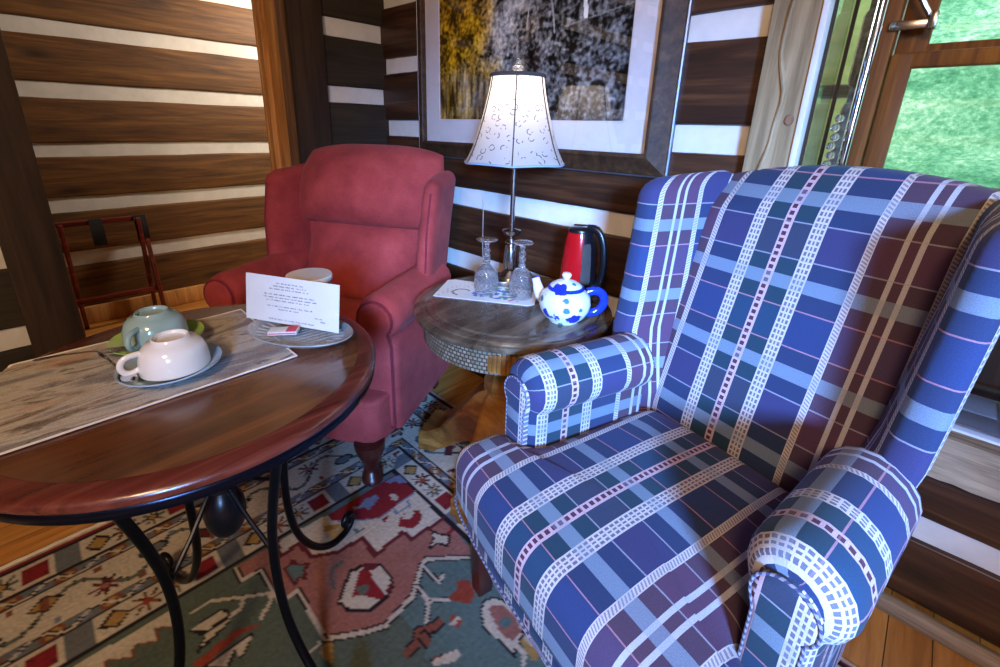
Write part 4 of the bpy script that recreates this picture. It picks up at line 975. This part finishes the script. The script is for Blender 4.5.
# fan of strips from the outline so that the sheet keeps its cut corners
c0=(sum(p[0] for p in mq)/n,sum(p[1] for p in mq)/n); ring=[]
for i in range(n):
    a,b=mq[i],mq[(i+1)%n]; k=max(4,int(math.hypot(b[0]-a[0],b[1]-a[1])/.005))
    ring+=[(lerp(a[0],b[0],q/k),lerp(a[1],b[1],q/k)) for q in range(k)]
RN=40; R=[]; cc=[]
for i in range(RN+1):
    s=1-i/RN*.995; R.append([(c0[0]+(x-c0[0])*s,c0[1]+(y-c0[1])*s,SZ+.0022) for x,y in ring])
vs=[[(x,y,SZ+.0006) for x,y in ring]]+R
g.rings(vs); cc=[art(p[0],p[1]) for r in vs for p in r]
o=tag(g.build('paper_mat',M['matpaper'],colors=cc),'white printed paper mat with blue flowers under the two glass goblets','mat')
def goblet(label,loc,rot):
    t=thing('goblet',label,'goblet',loc,rot,'upturned goblets on the drum table')
    H_=.192
    o=[(.0385,0),(.0395,.012),(.0405,.035),(.040,.055),(.0355,.075),(.027,.09),(.016,.099),(.010,.104)]
    i=[(.0365,0),(.0375,.012),(.0385,.035),(.038,.054),(.0335,.073),(.025,.087),(.012,.095),(.0001,.097)]
    g=G(); g.lathe(i[::-1]+o+[(.009,.108)]+[(.0001,.108)],seg=36); g.build('bowl',M['crystal'],t,30)
    g=G()
    for k in range(16):
        a=2*PI*k/16
        for q in range(3):
            z=.028+q*.019; r=interp(z,o and [(.012,.0395),(.035,.0405),(.055,.040),(.075,.0355)])
            for w in (1,-1): g.tube([(r*cos(a-w*.2),r*sin(a-w*.2),z-.0095),((r+.0006)*cos(a),(r+.0006)*sin(a),z),(r*cos(a+w*.2),r*sin(a+w*.2),z+.0095)],.0013,5)
    g.build('cut_facets',M['crystal'],t)
    g=G(); g.lathe([(.0001,.105),(.011,.106),(.0135,.112),(.010,.117),(.009,.121),(.013,.127),(.0135,.133),(.009,.139),(.008,.142),(.012,.148),(.012,.154),(.008,.160),(.0075,.168),(.010,.175),(.02,.181),(.034,.1855),(.036,.188),(.034,.190),(.0001,.191)],seg=12); g.build('stem_and_foot',M['crystal'],t,25)
    return t
goblet('cut glass goblet upside down on the paper mat, nearer the red armchair',(-1.026,1.045,SZ+.0024),0)
goblet('cut glass goblet upside down on the paper mat, beside the teapot',(-.921,1.106,SZ+.0024),10)

# teapot
t=thing('teapot','white teapot with blue flowers and a cobalt handle on the drum table','teapot',(-.712,1.062,SZ),44.6); t.scale=(1.08,1.08,1.06)
ps=1.03
g=G(); g.lathe([(.0001,.002),(.034,.002),(.036,0),(.042,0),(.044,.004),(.058,.016),(.0685,.036),(.071,.054),(.067,.074),(.055,.088),(.046,.093),(.043,.095),(.0001,.095)],seg=56); g.build('body',M['flowers'],t,40)
g=G(); g.lathe([(.047,.0935),(.050,.094),(.051,.098),(.048,.101),(.046,.099)],seg=48,closed=True); g.build('rim',M['blue'],t)
g=G(); g.lathe([(.046,.0955),(.046,.0995),(.038,.108),(.024,.1155),(.008,.119),(.0001,.1195)],seg=48); l=g.build('lid',M['flowers'],t)
g=G(); g.lathe([(.005,.118),(.006,.122),(.012,.127),(.0135,.133),(.010,.139),(.0001,.141)],seg=24); g.build('knob',M['porc'],l)
g=G(); g.lathe([(.0455,.0985),(.0465,.1005),(.0445,.1025),(.043,.1015)],seg=48,closed=True); g.build('blue_ring',M['blue'],l)
g=G(); g.tube(chaikin([(.060,0,.083),(.078,0,.089),(.098,0,.084),(.110,0,.062),(.103,0,.036),(.083,0,.022),(.060,0,.022)],2,False),.0105,12,flat=1.2); g.build('handle',M['blue'],t)
g=G(); R=[]
for p,r in (((-.040,.034,.040),.025),((-.058,.050,.052),.021),((-.068,.060,.070),.0155),((-.073,.066,.088),.012),((-.077,.070,.100),.012)):
    q=Vector(p); ax=Vector((-.25,.35,.9)).normalized(); e=ax.cross(Vector((0,1,0))).normalized(); f=ax.cross(e)
    R.append([q+e*r*cos(k*PI/8)+f*r*sin(k*PI/8) for k in range(16)])
g.rings(R,cap1=False); g.rings([[R[-1][k] for k in range(16)],[lerp(R[-1][k],Vector((-.075,.069,.096)),.35) for k in range(16)]],cap0=False); s=g.build('spout',M['porc'],t)
g=G(); g.tube(R[-1],.0018,6,closed=True); g.build('blue_lip',M['blue'],s)

# kettle
t=thing('electric_kettle','red and black electric jug kettle at the back of the drum table','kettle',(-.803,1.258,SZ),12); t.scale=(.82,.82,1.0)
g=G(); g.lathe([(.0001,0),(.068,0),(.072,.006),(.072,.018),(.068,.022),(.0001,.022)],seg=48); g.build('power_base',M['black'],t)
prof=[(.068,.024),(.070,.03),(.070,.07),(.0675,.12),(.062,.17),(.055,.21),(.050,.228)]
g=G(); R=[]; 
for r,z in prof: R.append([(r*cos(a),r*sin(a),z) for a in [math.radians(-52+ (0)) + (k/40)*math.radians(360) for k in range(40)]])
g.rings(R); bd=g.build('body',M['redshell'],t)
g=G(); R=[]
for r,z in prof:
    A_=[math.radians(-54+108*k/24) for k in range(25)]; rr=r+.0022
    R.append([(rr*cos(a),rr*sin(a),z) for a in A_]+[((rr-.006)*cos(a),(rr-.006)*sin(a),z) for a in A_[::-1]])
g.rings(R); g.build('back_band',M['black'],t)
g=G(); R=[]
for z in (.06,.07,.12,.18,.195):
    rr=interp(z,[(b,a) for a,b in prof])+.0038; w=.30 if .065<z<.19 else .26
    A_=[-.72+(-w+2*w*k/10)*1. for k in range(11)]
    R.append([(rr*cos(a),rr*sin(a),z) for a in A_]+[((rr-.004)*cos(a),(rr-.004)*sin(a),z) for a in A_[::-1]])
g.rings(R); g.build('water_window',M['smoke'],t)
g=G(); g.lathe([(.0505,.226),(.0505,.231),(.048,.236),(.03,.239),(.0001,.240)],seg=40); g.build('lid',M['black'],t)
g=G(); g.tube(chaikin([(.030,0,.240),(.062,0,.240),(.086,0,.224),(.103,0,.18),(.108,0,.12),(.102,0,.075),(.088,0,.048),(.066,0,.040)],2,False),.0125,14,flat=1.1); h=g.build('handle',M['black'],t)
g=G(); g.tube(chaikin([(-.03,0,.2455),(.02,0,.2485),(.064,0,.2535),(.090,0,.237),(.098,0,.22)],2,False),.003,8); g.build('chrome_strip',M['chrome'],h)

# ================================================================== LUGGAGE RACK in the hall
t=thing('luggage_rack','folded dark wood luggage rack with black straps, leaning on the hall wall','luggage rack',(-3.30,.26,0))
g=G(); g.box((-.105,0,.622),(.032,.44,.03),bev=.006); g.build('rail',M['stretch'],t)
g=G(); g.box((-.02,0,.19),(.022,.40,.03),bev=.005); g.build('rail',M['stretch'],t)
for y in (-.2,.2):
    for k,(x0,x1) in enumerate(((-.11,.035),(-.05,-.10))):
        v0,v1=Vector((x0,y*(1 if k==0 else .86),.63)),Vector((x1,y*(1 if k==0 else .86),.0)); dd=v0-v1
        g=G(); g.box((v0+v1)/2,(.022,.03,dd.length),dd.to_track_quat('Z','Y').to_matrix().to_4x4(),bev=.004); g.build('leg',M['stretch'],t)
for y in (-.02,.185):
    g=G(); g.grid(lambda u,v:(-.086+.018*sin(v*PI)+.02*v,y+lerp(-.03,.03,u),lerp(.64,.49,v)),4,8); g.grid(lambda u,v:(-.090+.018*sin(v*PI)+.02*v,y+lerp(-.03,.03,u),lerp(.64,.49,v)),4,8); g.build('strap',M['strap'],t)

# ================================================================== LIGHT
def light(kind,name,loc,energy,color,rot=(0,0,0),**kw):
    l=bpy.data.lights.new(name,kind); l.energy=energy; l.color=color
    for k,v in kw.items(): setattr(l,k,v)
    o=bpy.data.objects.new(name,l); COL.objects.link(o); o.location=loc; o.rotation_euler=rot; return o
def aim(o,p): o.rotation_euler=(Vector(p)-o.location).to_track_quat('-Z','Y').to_euler()
o=light('AREA','daylight_through_right_window',(1.78,-1.35,1.68),21,(.19,.43,1.),shape='RECTANGLE',size=.5,size_y=.5,spread=math.radians(37)); aim(o,(-.34,.86,.80))
light('POINT','ceiling_lamp_glow',(.5,-1.2,2.25),95,(1.,.71,.43),shadow_soft_size=.2)
light('POINT','hall_lamp_glow',(-2.75,1.7,2.0),58,(1.,.90,.78),shadow_soft_size=.15)
light('POINT','lamp_bulb',(-1.043,1.186,SZ+.655),1.6,(1.,.86,.7),shadow_soft_size=.03)
W=bpy.data.worlds.new('daylight'); SC.world=W; W.use_nodes=True; bg=W.node_tree.nodes['Background']; bg.inputs[0].default_value=(.88,.98,.96,1); bg.inputs[1].default_value=1.8

# ================================================================== CAMERA
cam=bpy.data.cameras.new('camera'); co=bpy.data.objects.new('camera',cam); COL.objects.link(co)
cam.sensor_fit='HORIZONTAL'; cam.sensor_width=36; cam.lens=36*451.3526/1000
cam.shift_x=(500-488.596)/1000; cam.shift_y=(271.876-333.5)/1000; cam.clip_start=.02
Rm=Matrix(((0.7115213578564283,-0.23189603240114406,0.6632960029057555),(0.7022659380524962,0.20289731180709847,-0.6823893559491536),(0.023662408275409615,0.951344790818797,0.3072184555272473)))
co.matrix_world=Matrix.Translation((0,0,1.2))@Rm.to_4x4(); SC.camera=co
vs_=SC.view_settings; SC.display_settings.display_device='sRGB'; vs_.view_transform='Standard'; vs_.look='None'; vs_.exposure=0.4; vs_.gamma=1; vs_.use_curve_mapping=False
